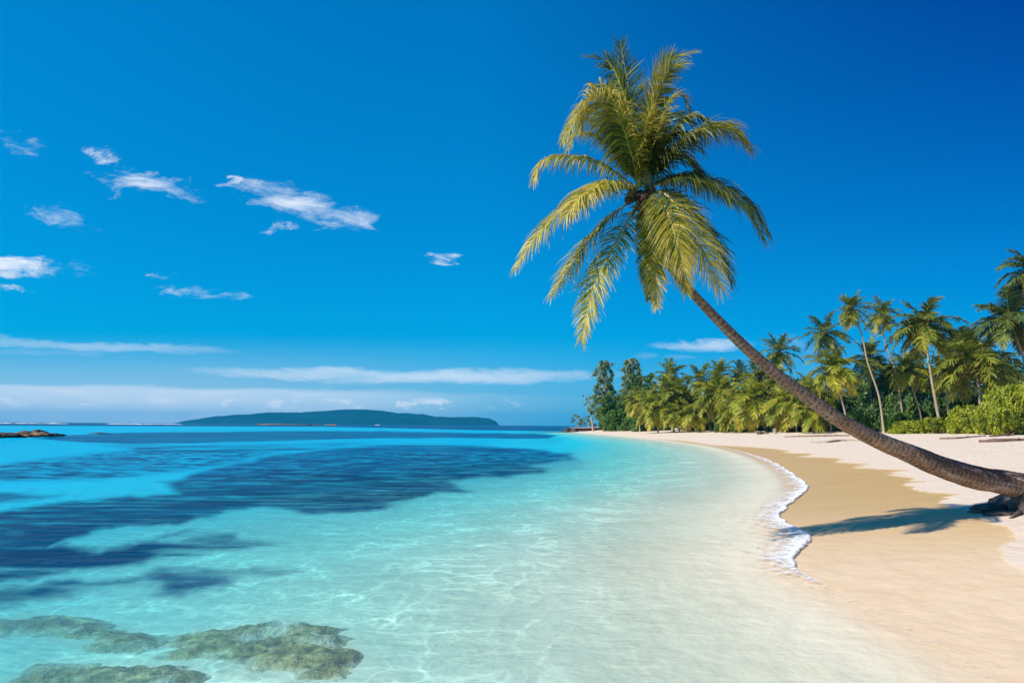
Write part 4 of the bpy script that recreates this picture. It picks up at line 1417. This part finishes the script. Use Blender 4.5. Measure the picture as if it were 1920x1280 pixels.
for k, (px, w, h, lab) in enumerate([(560, 100, 2.2, 'long low brown reef islet before the far island'), (628, 16, 3.0, 'dark hump of rock on the reef before the far island'), (652, 26, 2.2, 'small rock at the right end of the far reef'), (598, 60, 2.0, 'middle rock of the far reef')]):
    boulder(px, 0, w, h, M_REEF_ROCK if k % 2 == 0 else M_ROCK_DARK, 95 + k, lab, None, 'reef_rock', Y=900.0, flat=.25)
for o in [o for o in COL.objects if o.name.startswith('reef_rock')]:
    o.location.z = -.2

# submerged rocks in the foreground
SUB = [[(290, 1215), (345, 1188), (420, 1180), (480, 1165), (565, 1162), (640, 1180), (660, 1202), (690, 1222), (668, 1254), (640, 1282), (560, 1280), (500, 1262), (440, 1268), (380, 1240), (310, 1245)],
       [(-80, 1168), (0, 1156), (60, 1162), (120, 1156), (190, 1166), (260, 1180), (320, 1198), (330, 1228), (220, 1222), (150, 1208), (110, 1200), (60, 1186), (-80, 1200)],
       [(10, 1275), (60, 1246), (120, 1248), (200, 1258), (270, 1250), (350, 1236), (420, 1246), (410, 1290), (300, 1340), (40, 1340)]]


def reef_mat():
    mt, t, b, out = new_mat('submerged_rock')
    P = pos_node(t)
    n = t.noise(t.scalev(P, (3.2, 6.0, 3.0)), 1.0, 7, .7, .6)
    n2 = t.noise(P, 9.0, 4, .6)
    col = t.ramp(n, [(.34, (.055, .050, .03)), (.46, (.22, .175, .075)), (.58, (.44, .33, .14)), (.72, (.66, .52, .30))])
    col = t.mix(t.step(n2, .5, .7, 0, .7), col, (.04, .05, .03, 1))
    sandy = t.m('MULTIPLY', t.attr('cover'), t.step(t.noise(P, 1.6, 5, .6), .66, .52))
    col = t.mix(sandy, (.64, .59, .46, 1), col)
    t.put(b.inputs['Base Color'], col)
    b.inputs['Roughness'].default_value = .9
    t.put(b.inputs['Normal'], t.bump(n2, .8, .08))
    return mt


M_SUB = reef_mat()
polys = []
for poly in SUB:
    pw = [bed_hit(px, py) for px, py in poly]
    polys.append([tuple(p) for p in smooth_line(pw + [pw[0]], 2)[:-1]])
allp = np.array([p for pw in polys for p in pw])
gx2, gy2 = np.meshgrid(np.linspace(allp[:, 0].min() - .4, allp[:, 0].max() + .4, 330), np.linspace(allp[:, 1].min() - .4, allp[:, 1].max() + .4, 200))
s2 = np.maximum.reduce([sdf(gx2, gy2, pw) for pw in polys])
s2 = s2 + (fbm(gx2 * 2.2, gy2 * 3, 120, 5) - .5) * .5
zb_ = land_h(gx2, gy2)
n_ = .45 * fbm(gx2 * 1.4, gy2 * 2.6, 130, 5) + .55 * (1 - np.abs(fbm(gx2 * 2.6, gy2 * 4.4, 140, 5) - .5) * 4)
z2 = zb_ - .02 + (.02 + .10 * n_) * smooth(s2, -.12, .32) - .04 * smooth(s2, .0, -.2)
z2 = np.minimum(z2, -.04)
F2 = grid_faces(*gx2.shape)
F2 = F2[(s2.ravel()[F2] > -.2).any(1)]
us = np.unique(F2)
rm = np.full(gx2.size, -1)
rm[us] = np.arange(len(us))
V2 = np.stack([gx2, gy2, z2], -1).reshape(-1, 3)[us]
cov = smooth(s2 + (fbm(gx2 * 5, gy2 * 7, 160, 4) - .5) * .3, -.12, .22).ravel()[us]
c = V2.mean(0)
o = link('submerged_reef', mesh_np('submerged_reef', V2 - c, rm[F2], M_SUB, dict(cover=cov)), None, c)
tag(o, 'broad low olive brown reef under the clear shallows at the lower left', 'reef')

# ------------------------------------------------------------------ the far island
RIDGE = [(334, 792), (345, 789), (400, 779.5), (440, 777), (500, 772.5), (560, 773), (600, 770), (640, 767), (668, 766), (700, 768), (740, 773.5), (790, 776), (812, 780.5),
         (850, 782), (895, 781.5), (915, 783.5), (930, 790), (936, 796)]
YI = 3600.0
nx = 260
pxs = np.linspace(334, 936, nx)
rp = np.interp(pxs, [p[0] for p in RIDGE], [p[1] for p in RIDGE])
xw = np.array([at(a, 790, YI)[0] for a in pxs])
zw = np.array([max(0, at(a, b, YI)[2]) for a, b in zip(pxs, rp)])
prof = np.concatenate([np.linspace(0, 1, 26), np.linspace(1, 0, 12)[1:]])
yo = np.concatenate([np.linspace(-260, 60, 26), np.linspace(60, 420, 12)[1:]])
gxI = np.repeat(xw[None], len(prof), 0)
gyI = YI + np.repeat(yo[:, None], nx, 1) * (.25 + .75 * np.sin(np.linspace(0.05, np.pi - .05, nx))[None])
hI = zw[None] * np.sin(prof * np.pi / 2)[:, None] ** .8
hI = hI + (prof > .03)[:, None] * (fbm(gxI * .018, gyI * .018, 151, 5) - .5) * 11 * np.minimum(1, zw / 10)[None] * np.minimum(1, (prof * 4))[:, None]
hI = np.maximum(hI, 0) - .5


def island_mat():
    mt, t, b, out = new_mat('island_forest')
    P = pos_node(t)
    n = t.noise(t.scalev(P, (.012, .012, .03)), 1.0, 6, .65)
    t.put(b.inputs['Base Color'], t.ramp(n, [(.35, (.002, .022, .034)), (.65, (.008, .046, .058))]))  # forest colour with some of the distance haze's blue put in
    b.inputs['Roughness'].default_value = 1.0
    b.inputs['Specular IOR Level'].default_value = 0
    t.put(b.inputs['Normal'], t.bump(n, 1.0, 10))
    return mt


isl = link('island_hills', mesh_np('island_hills', np.stack([gxI, gyI, hI], -1).reshape(-1, 3), grid_faces(*gxI.shape), island_mat()))
tag(isl, kind='structure')

# ------------------------------------------------------------------ foam of the spent wave, and far surf
FOAM_PX = [(1300, 829, .35), (1330, 834, .5), (1390, 848, .7), (1440, 866, .8), (1484, 895, .9), (1496, 920, 1.0), (1446, 965, 1.0), (1490, 1010, 1.0), (1462, 1050, .85), (1505, 1090, .5), (1560, 1115, .3), (1640, 1155, .26), (1760, 1225, .24), (1860, 1280, .22)]
fp = [list(hit(a, b)[:2]) + [c] for a, b, c in FOAM_PX]
fl, fL = spline(fp, 1200)
Tn = nrm(np.gradient(fl[:, :2], axis=0))
Nn = np.stack([-Tn[:, 1], Tn[:, 0]], -1)
mid = fl[len(fl) // 2, :2]
if shore_sd(np.array([mid[0] + Nn[450][0] * .5]), np.array([mid[1] + Nn[450][1] * .5]))[0] < 0:
    Nn = -Nn                                                        # towards the land
NC = 46
tc = np.linspace(-1, 1, NC)
wid = fl[:, 2]
edge = (fbm(fL * 1.1, fL * 0, 171, 4) - .5) * .9
off = np.where(tc[None] > 0, tc[None] * .18, tc[None] * 1.05) * wid[:, None] + edge[:, None] * .30 * wid[:, None] + .05
fx = fl[:, 0:1] + Nn[:, 0:1] * off
fy = fl[:, 1:2] + Nn[:, 1:2] * off
gzf = np.maximum(land_h(fx, fy), 0.0)
lumpy = fbm(fx * 7, fy * 7, 181, 4)
front = smooth(tc, 1.0, .55)[None] * smooth(tc, -1.0, .1)[None]
fz = gzf + .012 + front * wid[:, None] * (.008 + .038 * lumpy)
fz[:, -1] = gzf[:, -1] - .004
fz[:, 0] = gzf[:, 0] + .004


def foam_mat():
    mt, t, b, out = new_mat('sea_foam')
    P = pos_node(t)
    c = t.attr('cover')
    n = t.noise(P, 7.0, 6, .68)
    vo = t.add('ShaderNodeTexVoronoi', feature='DISTANCE_TO_EDGE')
    t.put(vo.inputs['Vector'], t.vm('ADD', P, t.scalev(t.add('ShaderNodeTexNoise').outputs['Color'], (.1, .1, 0))))
    vo.inputs['Scale'].default_value = 9.0
    lace = t.step(vo.outputs['Distance'], .16, .02, 0, .35)
    a = t.m('ADD', t.m('ADD', t.m('MULTIPLY', c, 1.0), t.m('MULTIPLY', t.m('SUBTRACT', n, .5), 1.7)), t.m('MULTIPLY', lace, c))
    a = t.step(a, .16, 1.0)
    t.put(b.inputs['Base Color'], (.86, .87, .88, 1))
    b.inputs['Roughness'].default_value = .8
    t.put(b.inputs['Alpha'], a)
    t.put(b.inputs['Normal'], t.bump(t.noise(P, 22, 4, .7), .8, .03))
    return mt


cover = front * np.minimum(1, wid * 1.1)[:, None] * np.ones_like(fx) * (.55 + .45 * smooth(tc, -.5, .6))[None] * (1 - .35 * fbm(fx * 1.5, fy * 1.5, 191, 3))
foam = link('sea_foam', mesh_np('sea_foam', np.stack([fx, fy, fz], -1).reshape(-1, 3), grid_faces(*fx.shape), foam_mat(), dict(cover=cover.ravel())))
tag(foam, 'white lacy foam of the spent wave along the water\'s edge', 'foam', None, 'stuff')

# breakers on the outer reef, far off to the left
rng = np.random.default_rng(77)
parts = []
for k in range(30):
    px = rng.uniform(-120, 345)
    L = rng.uniform(8, 40)
    Y = 820 + rng.uniform(-60, 60)
    c = at(px, 800, Y)
    parts.append(lump(rng, (c[0], Y, .1), (L / 2, 2.0, rng.uniform(.25, .7)), 300 + k, 8, .5, 2))
for px in (505, 515, 708):
    c = at(px, 800, 1500)
    parts.append(lump(rng, (c[0], 1500, .1), (6, 2.0, .8), 400 + px, 8, .4, 2))
Vs_, Fs_ = join(parts)
tag(link('surf', mesh_np('surf', Vs_, Fs_, simple_mat('surf_white', (.70, .74, .78), (.85, .87, .88), .1))), 'line of white surf breaking on the outer reef', 'surf', None, 'stuff')

# ------------------------------------------------------------------ air
HAZE = 1.3e-4
me = bpy.data.meshes.new('haze')
x0, x1, y0, y1, z0, z1 = -13000, 13000, -60, 8200, -3, 125
me.from_pydata([(x, y, z) for x in (x0, x1) for y in (y0, y1) for z in (z0, z1)], [],
               [(0, 1, 3, 2), (4, 6, 7, 5), (0, 4, 5, 1), (2, 3, 7, 6), (0, 2, 6, 4), (1, 5, 7, 3)])
hm = bpy.data.materials.new('haze')
hm.use_nodes = True
ht = NT(hm.node_tree)
ht.n.remove(ht.n['Principled BSDF'])
pv = ht.add('ShaderNodeVolumePrincipled')
pv.inputs['Color'].default_value = (.02, .56, 1.0, 1)
pv.inputs['Density'].default_value = HAZE
pv.inputs['Anisotropy'].default_value = 0.0
ht.l.new(pv.outputs[0], ht.n['Material Output'].inputs['Volume'])
me.materials.append(hm)
haze = link('haze', me)
tag(haze, kind='stuff')
